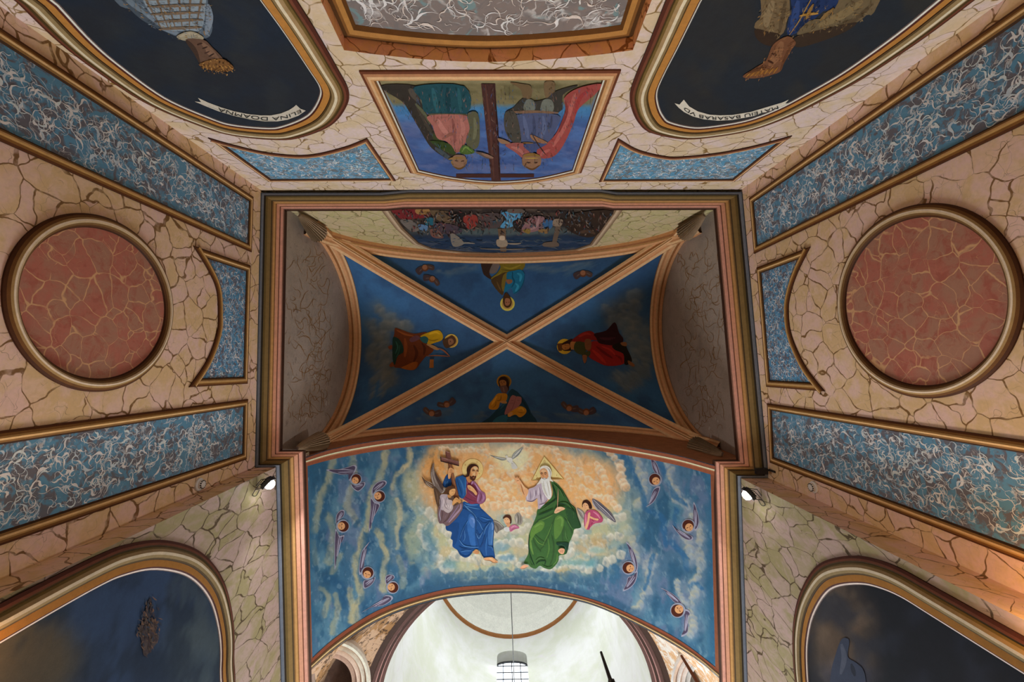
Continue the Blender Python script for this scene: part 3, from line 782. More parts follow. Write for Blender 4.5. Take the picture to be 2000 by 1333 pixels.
class Canvas:
    def __init__(s, XY, base, warp=5, wscale=22):
        s.X = XY[:, 0]+warp*(fbm(XY[:, 0]/wscale, XY[:, 1]/wscale, 3)-.5)*2+warp*.4*(fbm(XY[:, 0]/6, XY[:, 1]/6, 13)-.5)*2
        s.Y = XY[:, 1]+warp*(fbm(XY[:, 0]/wscale, XY[:, 1]/wscale, 5)-.5)*2+warp*.4*(fbm(XY[:, 0]/6, XY[:, 1]/6, 15)-.5)*2
        s.x0, s.y0 = XY[:, 0], XY[:, 1]
        s.C = np.tile(rgb(base), (len(XY), 1))
    def put(s, m, col, a=1.0):
        m = np.clip(m*a, 0, 1)[:, None]; s.C = s.C*(1-m)+(rgb(col) if isinstance(col, str) else col)*m
    def clouds(s, col, sx, sy, lo, hi, a=1.0, seed=1, o=4, mask=None):
        m = sm(fbm(s.X/sx, s.Y/sy, seed, o), lo, hi)
        s.put(m if mask is None else m*mask, col, a)
    def ell(s, cx, cy, rx, ry, soft=.4, rot=0):
        c, d = math.cos(rot), math.sin(rot); u = (s.X-cx)*c+(s.Y-cy)*d; v = -(s.X-cx)*d+(s.Y-cy)*c
        return 1-sm(np.sqrt((u/rx)**2+(v/ry)**2), 1-soft, 1+soft)
    def blob(s, cx, cy, rx, ry, col, a=1.0, soft=.4, rot=0): s.put(s.ell(cx, cy, rx, ry, soft, rot), col, a)
    def dist(s, P):
        P = cat(P, False, 5); D = np.full(len(s.X), 1e9)
        for i in range(len(P)-1):
            a, b = P[i], P[i+1]; ab = b-a; L = max(1e-9, ab@ab)
            t = np.clip(((s.X-a[0])*ab[0]+(s.Y-a[1])*ab[1])/L, 0, 1)
            D = np.minimum(D, np.hypot(s.X-a[0]-t*ab[0], s.Y-a[1]-t*ab[1]))
        return D
    def line(s, P, w, col, a=.8, soft=.5):
        D = s.dist(P)+w*.9*(fbm(s.X/14, s.Y/22, 61, 3)-.5); s.put((1-sm(D/w, 1-soft, 1+soft*.6))*(.55+.6*fbm(s.X/9, s.Y/18, 63, 3)), col, a)
    def puffs(s, P, r, hi, lo, a=.8, seed=0):
        """a rolling row of cloud scallops: lit rim on the upper edge, soft body"""
        rs = np.random.RandomState(seed); P = resample(np.array(cat(P, False, 6)), max(3, int(np.sum(np.linalg.norm(np.diff(np.array(P), axis=0), axis=1))/(r*1.15))))
        for q in P:
            rr = r*(.7+.6*rs.rand()); cx, cy = q+rs.randn(2)*r*.2
            d = np.hypot(s.X-cx, s.Y-cy)/rr
            body = 1-sm(d, .80, 1.02); up = np.clip((-(s.Y-cy)-.35*(s.X-cx))/rr*.55+.42, 0, 1)*sm(d, -.2, .9)
            s.put(body, rgb(lo)[None, :]*(1-up[:, None])+rgb(hi)[None, :]*up[:, None], a*.85)
    def lin(s, gain):
        c = np.clip(s.C, 0, 255)/255.0; l = np.where(c <= .04045, c/12.92, ((c+.055)/1.055)**2.4)
        return np.minimum(l/gain, .92)

def flat(l): return [(l[i], l[i+1]) for i in range(0, len(l), 2)]
class Z:
    """coordinates read off an enlargement of the photograph"""
    def __init__(s, ox, oy, sc): s.ox, s.oy, s.sc = ox, oy, sc
    def __call__(s, l): return [(s.ox+x/s.sc, s.oy+y/s.sc) for x, y in flat(l)]
def dab(mb, sf, pts, col, off, step=6.5):
    V, T = triangulate(pts, (), step if sf.curved else None)
    W = [sf.proj(x, y, off) for x, y in V]
    if any(w is None for w in W): return
    F = []
    for t in T:
        nrm = np.cross(W[t[1]]-W[t[0]], W[t[2]]-W[t[0]]); F.append(tuple(t) if np.dot(nrm, CAM-W[t[0]]) > 0 else tuple(t[::-1]))
    if len(F): mb.add(W, F, col)
def ribbon(P, w0, w1, taper=True):
    P = [np.array(p, float) for p in (cat(P, False, 5) if len(P) > 2 else P)]
    P = resample(np.array(P), max(4, len(P))); n = len(P); L = []; R = []
    for i in range(n):
        t = _norm(P[min(i+1, n-1)]-P[max(i-1, 0)]); nr = np.array([-t[1], t[0]])
        q = i/(n-1); w = (w0+(w1-w0)*q)*(math.sin(math.pi*min(1, max(0, .06+.88*q)))**.6 if taper else 1)*.5
        L.append(P[i]+nr*w); R.append(P[i]-nr*w)
    return L+R[::-1]
def circle(cx, cy, r, ry=None, n=28): return [(cx+r*math.cos(2*math.pi*i/n), cy+(ry or r)*math.sin(2*math.pi*i/n)) for i in range(n)]
def figure(name, sf, parent, z, items, gain, off=.004, label=None, d=.0006, mat=None, ease=.35):
    """items: ('f',hex,[x,y..]) smooth fill, ('p',hex,[..]) straight fill, ('o',hex,[cx,cy,r(,ry)]) disc, ('s',hex,[..],w0,w1) tapered brush stroke"""
    mb = MB(); k = 0; last = None; subs = []; cur = mb
    for it in items:
        if isinstance(it[0], str) and it[0][0] == '@':
            if it[0] == '@': cur = mb
            else: cur = MB(); subs.append((it[0][1:], cur))
            continue
        zz = it[0] if isinstance(it[0], Z) else z
        it = it[1:] if isinstance(it[0], Z) else it
        kind, hx = it[0], it[1]; sc = zz.sc
        if kind == 'o':
            c = it[2]; P = circle(zz.ox+c[0]/sc, zz.oy+c[1]/sc, c[2]/sc, (c[3] if len(c) > 3 else c[2])/sc)
        elif kind == 'f': P = cat(zz(it[2]), True, 4)
        elif kind == 'p': P = zz(it[2])
        else: P = ribbon(zz(it[2]), it[3]/sc, (it[4] if len(it) > 4 else it[3])/sc)
        col = rgb(hx)
        if kind == 's' and last is not None and it[3] > 15: col = col*(1-ease)+last*ease
        if kind in 'fp': last = rgb(hx)
        dab(cur, sf, P, lin('%02x%02x%02x' % tuple(int(round(v)) for v in col), gain), off+k*d); k += 1
    o = mb.build(name, mat or M_PIG, parent)
    if label: o['label'] = label
    for nm, m2 in subs: m2.build(nm, mat or M_PIG, o)
    return o
def ground(sf, poly, fn, gain, name, parent, step=5, off=.004, mat=None):
    V, T = triangulate(poly, (), step)
    W = np.array([sf.proj(x, y, off) for x, y in V]); cv = fn(np.asarray(V))
    F = [tuple(t) if np.dot(np.cross(W[t[1]]-W[t[0]], W[t[2]]-W[t[0]]), CAM-W[t[0]]) > 0 else tuple(t[::-1]) for t in T]
    return mesh_obj(name, W, F, None, mat or M_PIG, parent, False, cv.lin(gain))
def frame_thing(pl, P, prof, cols, g, parent, closed=True, name='painted_frame'):
    return sweep(pl, P, prof, fcols(g, cols), name, M_FRAME, parent, closed)

def scatter(sf, poly, n, cols, g, seed, name, parent, L=7, w=2.2, off=.008, ang=math.pi/2, spread=.9):
    """short broken brush marks over a painted area, in photograph coordinates"""
    rs = np.random.RandomState(seed); A = np.array(poly, float); lo, hi = A.min(0), A.max(0); mb = MB(); k = 0
    while k < n:
        k += 1; p = lo+(hi-lo)*rs.rand(2)
        if not inside(p, A): continue
        a = ang+rs.randn()*spread; l = L*(.4+rs.rand()); d = np.array([math.cos(a), math.sin(a)])*l/2; e = np.array([-d[1], d[0]])/l*2*w*(.4+rs.rand())*.5; b = rs.randn(2)*l*.12
        dab(mb, sf, [p-d, p+e+b, p+d, p-e+b], lin(cols[rs.randint(len(cols))], g), off+k*.00004, 50)
    o = mb.build(name, M_PIG, parent); o['kind'] = 'stuff'; return o

# ------------------------------------------------------------------ the painted soffit of the arch
NU, NVV = 480, 200
na = resample(NN, NU+1); fa = resample(FF, NU+1)
SG = np.array([[na[i]*(1-j/NVV)+fa[i]*(j/NVV) for j in range(NVV+1)] for i in range(NU+1)]).reshape(-1, 3)
SF = [(i*(NVV+1)+j, (i+1)*(NVV+1)+j, (i+1)*(NVV+1)+j+1, i*(NVV+1)+j+1) for i in range(NU) for j in range(NVV)]
ST = Surf(SG, SF)
tri = thing('mural', 'bright heavenly scene with two seated figures on clouds, painted under the arch', 'mural', (NN[61]+FF[61])/2)
def trinity_ground(XY):
    c = Canvas(XY, '38617e', 6, 26)
    X, Y = c.X, c.Y
    c.clouds('2a536f', 26, 70, .45, .62, .8, 4); c.clouds('4c6a82', 22, 60, .5, .68, .7, 8); c.clouds('5a8294', 30, 55, .55, .7, .6, 9)
    c.clouds('6a6f8c', 24, 50, .56, .68, .5, 14)
    yl = 'a39d7c'
    for P, w, a in (([(655, 893), (640, 940), (624, 985), (612, 1035)], 9, .75), ([(690, 890), (692, 930), (681, 985), (697, 1025)], 8, .6), ([(755, 885), (741, 930), (723, 975), (718, 1020), (703, 1062)], 8, .85),
                    ([(797, 886), (796, 906), (778, 922), (768, 950)], 6, .9), ([(640, 1008), (652, 1050), (642, 1098)], 9, .6), ([(719, 1030), (704, 1066), (693, 1110), (701, 1150), (705, 1166), (690, 1192), (682, 1215)], 7, .95),
                    ([(735, 1036), (746, 1056), (753, 1080), (750, 1112), (747, 1152)], 7, .9), ([(628, 1150), (641, 1172), (633, 1203)], 6, .7), ([(655, 1165), (661, 1192), (650, 1236)], 6, .7), ([(681, 1155), (688, 1178), (697, 1196), (689, 1216)], 7, .75),
                    ([(666, 1085), (655, 1105), (647, 1122)], 6, .6), ([(783, 1150), (788, 1120), (776, 1090)], 6, .5), ([(612, 1060), (618, 1100)], 7, .4)):
        c.line(P, w, yl, a, .6)
    for P, w, a in (([(783, 978), (796, 1000), (798, 1015), (786, 1040), (788, 1062)], 8, .9), ([(700, 975), (706, 1000), (694, 1030)], 6, .8), ([(642, 950), (636, 990), (630, 1010)], 7, .8), ([(715, 1045), (712, 1075), (722, 1060)], 9, .9), ([(776, 900), (780, 935), (776, 960)], 7, .6),
                    ([(640, 1135), (665, 1150), (672, 1180)], 9, .8), ([(710, 1170), (715, 1200), (722, 1215)], 9, .7)):
        c.line(P, w, '234e70', a, .6)
    # right hand cloud banks
    for P, r in (([(1238, 885), (1250, 915), (1257, 945), (1258, 970), (1250, 985)], 9), ([(1300, 905), (1312, 935), (1320, 965), (1345, 990)], 9), ([(1345, 1010), (1370, 1035), (1365, 1080), (1370, 1110), (1352, 1150)], 10), ([(1275, 1090), (1268, 1120), (1262, 1150), (1250, 1175), (1240, 1195)], 11), ([(1365, 1150), (1352, 1180), (1355, 1225), (1348, 1240)], 9), ([(1340, 1050), (1350, 1090), (1343, 1100)], 9), ([(1325, 1135), (1330, 1160), (1340, 1180)], 6), ([(1215, 1030), (1235, 1060), (1250, 1095)], 10)):
        c.line(P, r*1.5, '8f9a9c', .55, .8); c.puffs(P, r, 'b5ab86', '8b96a0', .85, int(P[0][0]))
        c.line([(x+r*1.2, y+2) for x, y in P], r*.9, '6f7f98', .35, .8)
    for P, w in (([(1220, 888), (1240, 925), (1252, 955), (1262, 985)], 6), ([(1288, 903), (1304, 935), (1318, 968), (1340, 988)], 5.5), ([(1237, 1000), (1250, 1030), (1247, 1060)], 6), ([(1262, 992), (1290, 1010), (1296, 1040), (1300, 1065)], 6), ([(1310, 1060), (1335, 1085), (1340, 1110)], 7), ([(1276, 1085), (1268, 1130), (1258, 1150)], 4), ([(1350, 1147), (1362, 1140), (1372, 1148)], 5), ([(1322, 1000), (1318, 1030)], 6)):
        c.line(P, w, '2a5b84', .9, .6)
    c.put(sm(X, 1372, 1392), '2d5f7e', .9); c.put(1-sm(X, 604, 622), '2b5a78', .6)
    # pale aureole and warm centre
    c.put(c.ell(1005, 1000, 222, 140, .2), '9aa38e', .9); c.clouds('b0ad84', 24, 34, .42, .58, .8, 71, mask=c.ell(1005, 1000, 222, 140, .2)); c.clouds('7d9698', 26, 26, .54, .64, .7, 73, mask=c.ell(1005, 1010, 230, 135, .2))
    for P, w in (([(776, 868), (786, 890), (778, 915), (783, 940)], 6), ([(783, 960), (790, 985), (803, 1005), (799, 1025), (786, 1045), (782, 1065), (792, 1090)], 8)): c.line(P, w, '2b577a', .95, .5)
    for P, w in (([(797, 875), (803, 895), (790, 912), (775, 925)], 5), ([(776, 975), (784, 1000), (778, 1040), (775, 1070)], 5)): c.line(P, w, 'b3aa88', .8, .5)
    c.put(c.ell(1000, 940, 185, 80, .25), 'bcae92', .9)
    c.clouds('7f9a98', 30, 30, .55, .66, .6, 31, mask=c.ell(1000, 1040, 215, 90, .3)); c.clouds('b8a57e', 26, 22, .52, .66, .7, 33, mask=c.ell(1000, 1060, 220, 80, .3))
    warm = np.maximum(c.ell(935, 935, 95, 58, .25), np.maximum(c.ell(1060, 940, 90, 62, .25), c.ell(1150, 950, 62, 52, .35)))
    warm = np.maximum(warm, c.ell(865, 935, 45, 60, .4)); c.put(warm, 'dda468', .97)
    c.clouds('dfb684', 18, 14, .54, .70, .6, 41, mask=c.ell(1000, 940, 200, 90, .3)); c.clouds('c98f58', 20, 16, .58, .7, .7, 43, mask=warm)
    c.put(c.ell(1000, 895, 34, 26, .35), 'e6d2aa', .95); c.put(c.ell(855, 905, 26, 30, .5), 'c98c48', .6)
    for P, r in (([(862, 880), (900, 878), (940, 882), (965, 890)], 6), ([(1020, 872), (1035, 885), (1032, 905), (1022, 922), (1000, 930)], 6), ([(1060, 880), (1085, 884), (1098, 900), (1120, 912), (1140, 930), (1165, 945)], 7), ([(1112, 905), (1110, 935), (1122, 955)], 6), ([(960, 915), (965, 935), (985, 945), (1010, 940)], 6),
                 ([(940, 940), (955, 950), (965, 960), (975, 985)], 7), ([(975, 962), (995, 975), (1012, 982), (1030, 985)], 7), ([(955, 985), (975, 992), (1000, 988), (1020, 995), (1032, 1002)], 8), ([(990, 1005), (1010, 1000), (1028, 1008)], 6), ([(1140, 955), (1160, 970), (1185, 975), (1205, 990)], 7), ([(1165, 905), (1180, 930), (1190, 955)], 8), ([(1180, 880), (1205, 900), (1215, 930), (1225, 955)], 9)):
        c.puffs(P, r, 'ecdfca', 'd6a878', .9, int(P[0][0]+P[0][1]))
    # lower cloud floor
    for P, r in (([(838, 1000), (850, 1020), (868, 1030), (880, 1050), (886, 1070)], 9), ([(965, 1045), (985, 1040), (1010, 1035), (1028, 1030)], 9), ([(1120, 1045), (1135, 1035), (1160, 1025), (1190, 1018), (1215, 1012)], 9), ([(1112, 1070), (1122, 1055), (1140, 1050)], 8), ([(970, 1065), (990, 1058), (1012, 1062), (1028, 1070)], 9), ([(890, 1085), (912, 1095), (935, 1092)], 9), ([(1080, 1100), (1105, 1088), (1118, 1078)], 8), ([(950, 1098), (975, 1090), (1000, 1098), (1015, 1105)], 9), ([(820, 1030), (832, 1055), (848, 1080), (870, 1105), (880, 1120)], 9), ([(1150, 1080), (1180, 1060), (1205, 1050)], 9), ([(1060, 1118), (1090, 1112), (1120, 1108), (1150, 1112)], 8), ([(1170, 1110), (1190, 1095), (1212, 1085)], 9)):
        c.puffs(P, r, 'dcd6c6', 'b0aa98', .9, int(P[0][0]*3+P[0][1]))
    for x, y, rx, ry, col in ((835, 1045, 10, 22, '4f7c8e'), (845, 1080, 12, 22, '3f6d88'), (880, 1105, 14, 10, '5c8a94'), (975, 1068, 12, 7, '6d8f9c'), (990, 1090, 16, 6, '55829a'), (1115, 1098, 22, 7, '5f9296'), (1150, 1102, 16, 6, '4f8a98'), (1165, 1075, 16, 6, '7fa098'), (1060, 1125, 14, 8, '4a7890'), (1010, 1120, 14, 7, '6b8e92'), (1172, 1060, 20, 8, 'a98e62'), (1135, 1072, 14, 8, 'b59870'), (800, 950, 14, 30, 'a3a280'), (805, 1060, 14, 30, '86927c'), (1100, 1120, 12, 8, 'a9905f')):
        c.blob(x, y, rx, ry, col, .7, .6)
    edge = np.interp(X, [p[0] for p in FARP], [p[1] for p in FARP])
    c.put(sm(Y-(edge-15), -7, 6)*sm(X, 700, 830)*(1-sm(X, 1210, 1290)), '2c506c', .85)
    c.puffs([(840, 1138), (880, 1130), (930, 1122), (980, 1120), (1030, 1122), (1080, 1126), (1130, 1134), (1180, 1150)], 9, '4c6f84', '2f546e', .7, 5)
    c.clouds('e8e0cc', 7, 7, .60, .72, .30, 81, mask=c.ell(1005, 990, 225, 130, .2)); c.clouds('2a4a66', 6, 11, .60, .74, .28, 83, mask=1-c.ell(1005, 980, 200, 110, .3)); c.clouds('9fb0b4', 6, 14, .62, .74, .30, 85)
    return c
FARP = [(602.8, 1292.6), (650, 1250), (717.5, 1203.8), (785, 1174.5), (875, 1151), (942.5, 1144), (1010, 1143), (1090, 1154), (1180, 1179), (1270, 1219.5), (1337.5, 1257.8), (1405, 1309.5)]
NEARP = [(592.6, 913), (650, 897.6), (740, 880.8), (830, 870.6), (920, 866), (1010, 865), (1092.5, 871.8), (1205, 886.4), (1317.5, 907.8), (1395, 929)]
cv = trinity_ground(to_px(SG))
mesh_obj('painted_sky', SG, SF, None, M_PIG, tri, True, cv.lin(GT))
def strip(sf, A, B, col, off, name, parent, g, n=90):
    A = resample(np.array(cat(A, False, 6)), n); B = resample(np.array(cat(B, False, 6)), n); mb = MB()
    a = [sf.proj(*p, off) for p in A]; b = [sf.proj(*p, off) for p in B]
    ok = [i for i in range(n) if a[i] is not None and b[i] is not None]
    V = [a[i] for i in ok]+[b[i] for i in ok]; m = len(ok)
    mb.add(V, [(i, i+1, m+i+1, m+i) for i in range(m-1)], lin(col, g)); return mb
def lerp(A, B, t): return [(a[0]*(1-t)+b[0]*t, a[1]*(1-t)+b[1]*t) for a, b in zip(resample(np.array(cat(A, False, 6)), 60), resample(np.array(cat(B, False, 6)), 60))]
mb = MB()
NE = [(x, y+1.2) for x, y in NEAR]
for t0, t1, col, o in ((0, .36, '7a4632', .010), (.36, .50, 'd8bf98', .014), (.50, .60, '9a6a4c', .010), (.60, 1.0, '7b4630', .007)):
    q = strip(ST, lerp(NE, NEARP, t0), lerp(NE, NEARP, t1), col, o, '', None, .52); mb.add(q.v, q.f, q.c)
mb.build('near_border', M_FRAME, tri)
mb = MB(); FE = [(x, y-1.5) for x, y in FAR]
for t0, t1, col, o in ((0, .45, '6e3b28', .008), (.45, .68, '50351f', .012), (.68, .85, 'b09668', .016), (.85, 1.0, '54402a', .012)):
    q = strip(ST, lerp(FARP, FE, t0), lerp(FARP, FE, t1), col, o, '', None, GT*.8); mb.add(q.v, q.f, q.c)
mb.build('far_border', M_FRAME, tri)
for A, B in (([(593, 905), (603, 1312)], [(600, 905), (610, 1305)]), ([(1388, 915), (1398, 1318)], [(1397, 915), (1407, 1325)])):
    q = strip(ST, [A[0], ((A[0][0]+A[1][0])/2, (A[0][1]+A[1][1])/2), A[1]], [B[0], ((B[0][0]+B[1][0])/2, (B[0][1]+B[1][1])/2), B[1]], '74452f', .006, '', None, GT*.8)
    q.build('side_border', M_FRAME, tri)

ZA, ZB, ZC, ZD = Z(810, 860, 10), Z(820, 980, 10), Z(990, 860, 8.696), Z(990, 980, 8.696)
SK, SKD, HR1 = 'd49c68', 'b97a4a', '4a2416'
figure('painted_figure', ST, tri, ZA, [('@halo',),
    ('o', 'b98545', [1130, 575, 216]), ('o', 'e0bd7c', [1130, 575, 207]), ('o', 'c79a55', [990, 487, 14]), ('o', 'c79a55', [1216, 432, 18]), ('o', 'c79a55', [1262, 655, 14]), ('o', 'e0bd7c', [1216, 432, 10]), ('@',),
    ('f', '1b4276', [640, 670, 580, 760, 545, 880, 600, 930, 700, 905, 725, 820, 700, 720, 670, 735]), ('s', '3f74aa', [610, 760, 590, 820, 610, 880], 26, 10), ('s', '10305a', [690, 740, 680, 830, 650, 900], 22), ('s', '4d80a8', [640, 800, 625, 850], 18),
    ('f', '7a3348', [1000, 740, 1060, 830, 1150, 800, 1230, 880, 1290, 990, 1360, 1030, 1390, 1120, 1370, 1200, 1290, 1250, 1200, 1240, 1100, 1250, 1000, 1190, 940, 1140, 1010, 1060]),
    ('f', '8a5878', [1150, 800, 1240, 900, 1300, 990, 1370, 1040, 1385, 1130, 1340, 1220, 1260, 1245, 1210, 1200, 1230, 1090, 1240, 1020, 1190, 900, 1110, 820]),
    ('s', 'c4a0c4', [1130, 810, 1110, 870], 26), ('s', 'c4a0c4', [1180, 850, 1240, 950, 1290, 1000], 22), ('s', 'b890b8', [1250, 1060, 1235, 1140, 1230, 1200], 26), ('s', 'b48cb0', [1330, 1060, 1350, 1120, 1320, 1190], 28), ('s', '562338', [1290, 1030, 1300, 1110, 1270, 1200], 24), ('s', '562338', [1160, 880, 1220, 980, 1240, 1010], 14),
    ('s', '582236', [1040, 960, 1100, 1010, 1180, 1080], 20), ('s', '5a2236', [990, 1120, 1090, 1180, 1190, 1200], 24), ('s', '94506a', [1050, 1010, 1120, 1070, 1200, 1130], 18), ('s', '9a566c', [1020, 800, 1030, 870], 18),
    ('f', '1f4f86', [800, 740, 880, 700, 960, 680, 1005, 740, 1012, 850, 1000, 1000, 1000, 1060, 940, 1140, 870, 1100, 830, 960, 800, 850]),
    ('s', '3a70aa', [860, 740, 920, 850, 960, 1000, 950, 1090], 38), ('s', '123460', [830, 760, 860, 880, 900, 980, 920, 1080], 24), ('s', '3f78b0', [985, 740, 990, 860, 985, 1000], 22), ('s', '16396a', [800, 760, 820, 900, 850, 1020], 14), ('s', '5088ba', [900, 780, 915, 850], 20), ('s', '10305a', [890, 700, 960, 690, 1000, 735], 14),
    ('f', SKD, [1010, 720, 1060, 690, 1080, 760, 1100, 790, 1060, 832, 1010, 765]),
    ('f', '35190f', [1020, 640, 1015, 580, 1040, 520, 1090, 475, 1160, 465, 1215, 490, 1245, 530, 1250, 580, 1240, 620, 1190, 560, 1110, 600, 1075, 660, 1060, 700, 1010, 722, 945, 702, 990, 690, 1018, 672]),
    ('f', SK, [1090, 590, 1110, 545, 1160, 510, 1215, 518, 1245, 570, 1238, 640, 1215, 700, 1190, 750, 1150, 785, 1110, 770, 1085, 720, 1075, 660]),
    ('f', 'b87844', [1078, 640, 1095, 600, 1108, 680, 1120, 750, 1150, 788, 1100, 770, 1080, 710]), ('f', 'e6bb8c', [1150, 530, 1200, 530, 1215, 570, 1170, 580]), ('f', 'e2b384', [1150, 640, 1178, 640, 1175, 690, 1140, 680]),
    ('f', HR1, [1075, 690, 1105, 712, 1140, 692, 1170, 706, 1196, 690, 1192, 740, 1160, 788, 1120, 787, 1086, 750]), ('s', 'c4805c', [1130, 722, 1150, 726, 1172, 722], 9), ('s', '8f5a38', [1130, 745, 1165, 748], 10),
    ('s', '3a1c12', [1120, 606, 1145, 596, 1175, 604], 14), ('s', '3a1c12', [1205, 606, 1225, 602, 1240, 612], 13), ('s', '4a2616', [1112, 584, 1145, 572, 1178, 586], 9), ('s', '4a2616', [1202, 586, 1222, 580, 1244, 592], 8), ('s', 'a9683c', [1188, 600, 1200, 655, 1182, 668], 9), ('s', 'f0cfa4', [1180, 600, 1186, 640], 7),
    ('@wooden_cross',), ('f', '784a30', [650, 460, 720, 480, 785, 780, 860, 1100, 850, 1180, 770, 1130, 720, 800]), ('s', '9a6a48', [700, 500, 770, 820, 830, 1120], 22), ('s', '4b2a1c', [655, 470, 720, 790, 780, 1100], 14),
    ('p', '74483f', [600, 205, 690, 240, 715, 370, 622, 345]), ('s', '9a7468', [605, 215, 650, 235, 690, 245], 14), ('s', '4a2a26', [603, 215, 612, 290, 625, 345], 16),
    ('p', '3f2420', [495, 322, 862, 412, 866, 508, 502, 415]), ('p', '7a5048', [512, 328, 862, 414, 858, 480, 520, 395]), ('s', 'a4847a', [520, 345, 690, 385, 850, 425], 16), ('s', '5a362e', [525, 385, 690, 425, 850, 465], 9), ('@hand',),
    ('f', SK, [650, 620, 662, 560, 700, 532, 755, 570, 770, 628, 715, 642, 692, 740, 652, 742]), ('s', '8f5a38', [690, 560, 740, 580], 8), ('s', '8f5a38', [680, 588, 740, 605], 8), ('s', '8f5a38', [675, 614, 735, 632], 8), ('s', 'e8bd90', [665, 640, 665, 720], 16),
    ('@hand',), ('f', 'd8a06c', [1030, 882, 1085, 880, 1150, 930, 1200, 1000, 1218, 1040, 1192, 1072, 1130, 1005, 1048, 952]), ('s', '9a6240', [1040, 905, 1090, 940], 8), ('s', '9a6240', [1045, 930, 1090, 965], 8), ('s', 'e9c090', [1080, 895, 1140, 940], 12)],
    GT, label='bearded haloed man in blue and wine robes holding a wooden cross')
fig1b = [
    ('f', '1d4a84', [830, 40, 870, 0, 950, 30, 1150, 20, 1180, 110, 1300, 230, 1440, 370, 1452, 480, 1440, 640, 1430, 880, 1470, 1100, 1390, 1082, 1260, 1102, 1170, 965, 1090, 932, 1030, 982, 960, 1062, 880, 1092, 780, 1042, 732, 952, 640, 882, 642, 762, 602, 722, 622, 602, 520, 562, 508, 470, 600, 420, 750, 270, 830, 150]),
    ('f', '174076', [520, 470, 640, 420, 760, 420, 760, 560, 720, 780, 660, 860, 645, 770, 610, 720, 625, 600, 525, 560]),
    ('f', '2f62a2', [960, 260, 1050, 290, 1082, 420, 1075, 700, 1090, 880, 1000, 860, 960, 700, 925, 500]), ('f', '4a74b2', [980, 300, 1050, 310, 1070, 420, 1050, 520, 1000, 480, 965, 400]), ('s', '7a96c6', [1000, 330, 1050, 350, 1062, 430], 34), 
    ('f', '35649e', [1390, 400, 1446, 420, 1442, 640, 1420, 850, 1350, 860, 1330, 640, 1350, 500]), ('s', '7d98c6', [1400, 420, 1425, 470, 1415, 560], 34), ('s', '5c86b8', [1420, 560, 1410, 720, 1390, 840], 22),
    ('s', '3d74ae', [880, 40, 1000, 70, 1140, 60], 40), ('s', '123564', [870, 110, 1000, 150, 1150, 150, 1260, 220], 26), ('s', '4a7fb4', [900, 90, 1050, 130, 1180, 150], 20), ('s', '5b86ae', [860, 60, 960, 160, 1060, 260, 1110, 330], 26), ('s', '112f5c', [840, 130, 980, 200, 1070, 290, 1095, 420, 1090, 600, 1130, 760, 1160, 900], 28),
    ('s', '4c7cb0', [1100, 340, 1170, 430, 1210, 520, 1260, 580], 18), ('s', '153a6c', [1130, 320, 1220, 420, 1300, 420, 1400, 370], 20), ('s', '4577ae', [1180, 300, 1290, 340, 1400, 360], 18), ('s', '123262', [1390, 400, 1300, 480, 1220, 610, 1180, 700], 28), ('s', '4a7ab0', [1370, 400, 1290, 520, 1250, 640], 14), ('s', '5a86b8', [1100, 620, 1150, 720, 1190, 660, 1230, 590], 16), ('s', '153668', [1110, 560, 1150, 660, 1180, 640], 22), ('s', '123060', [1270, 660, 1240, 800, 1180, 900], 34), ('s', '2d5e98', [1310, 680, 1290, 900, 1300, 1050], 30),
    ('s', '3d6ea6', [940, 370, 850, 540, 780, 720], 20), ('s', '113060', [900, 440, 830, 620, 800, 760], 20), ('s', '4a7ab0', [870, 560, 880, 700, 850, 780], 16), ('s', '4f80b6', [770, 750, 860, 860, 1000, 890, 1150, 890], 22), ('s', '123264', [760, 880, 860, 930, 960, 920, 1080, 910], 24), ('s', '3f70a8', [800, 980, 900, 960, 1010, 960], 20), ('s', '0f2c58', [740, 960, 800, 1040, 880, 1085, 960, 1060, 1030, 985], 16), ('s', '0f2c58', [1170, 960, 1260, 1095, 1400, 1080, 1465, 1095], 14), ('s', '2a5a96', [1330, 880, 1400, 890, 1430, 960], 24), ('s', '0f2c58', [1440, 380, 1450, 500, 1435, 700, 1430, 880, 1465, 1090], 10),
    ('f', 'cf9868', [1250, 1102, 1330, 1085, 1420, 1090, 1480, 1140, 1526, 1180, 1450, 1192, 1380, 1152, 1270, 1142]), ('s', '7a4a30', [1260, 1140, 1370, 1152, 1440, 1190, 1520, 1188], 12), ('s', 'e6bb8c', [1350, 1100, 1430, 1130], 14), ('s', '7a4a30', [1465, 1150, 1500, 1180], 6),
    ('f', 'c48c5e', [1036, 992, 1080, 942, 1120, 938, 1162, 1000, 1110, 1026]), ('s', '6a3c26', [1080, 960, 1085, 1010], 7), ('s', '6a3c26', [1105, 955, 1115, 1010], 7), ('s', '6a3c26', [1130, 960, 1145, 1005], 7)]
figure('painted_robe', ST, tri, ZB, fig1b, GT, label='blue robe over the knees of the bearded man')
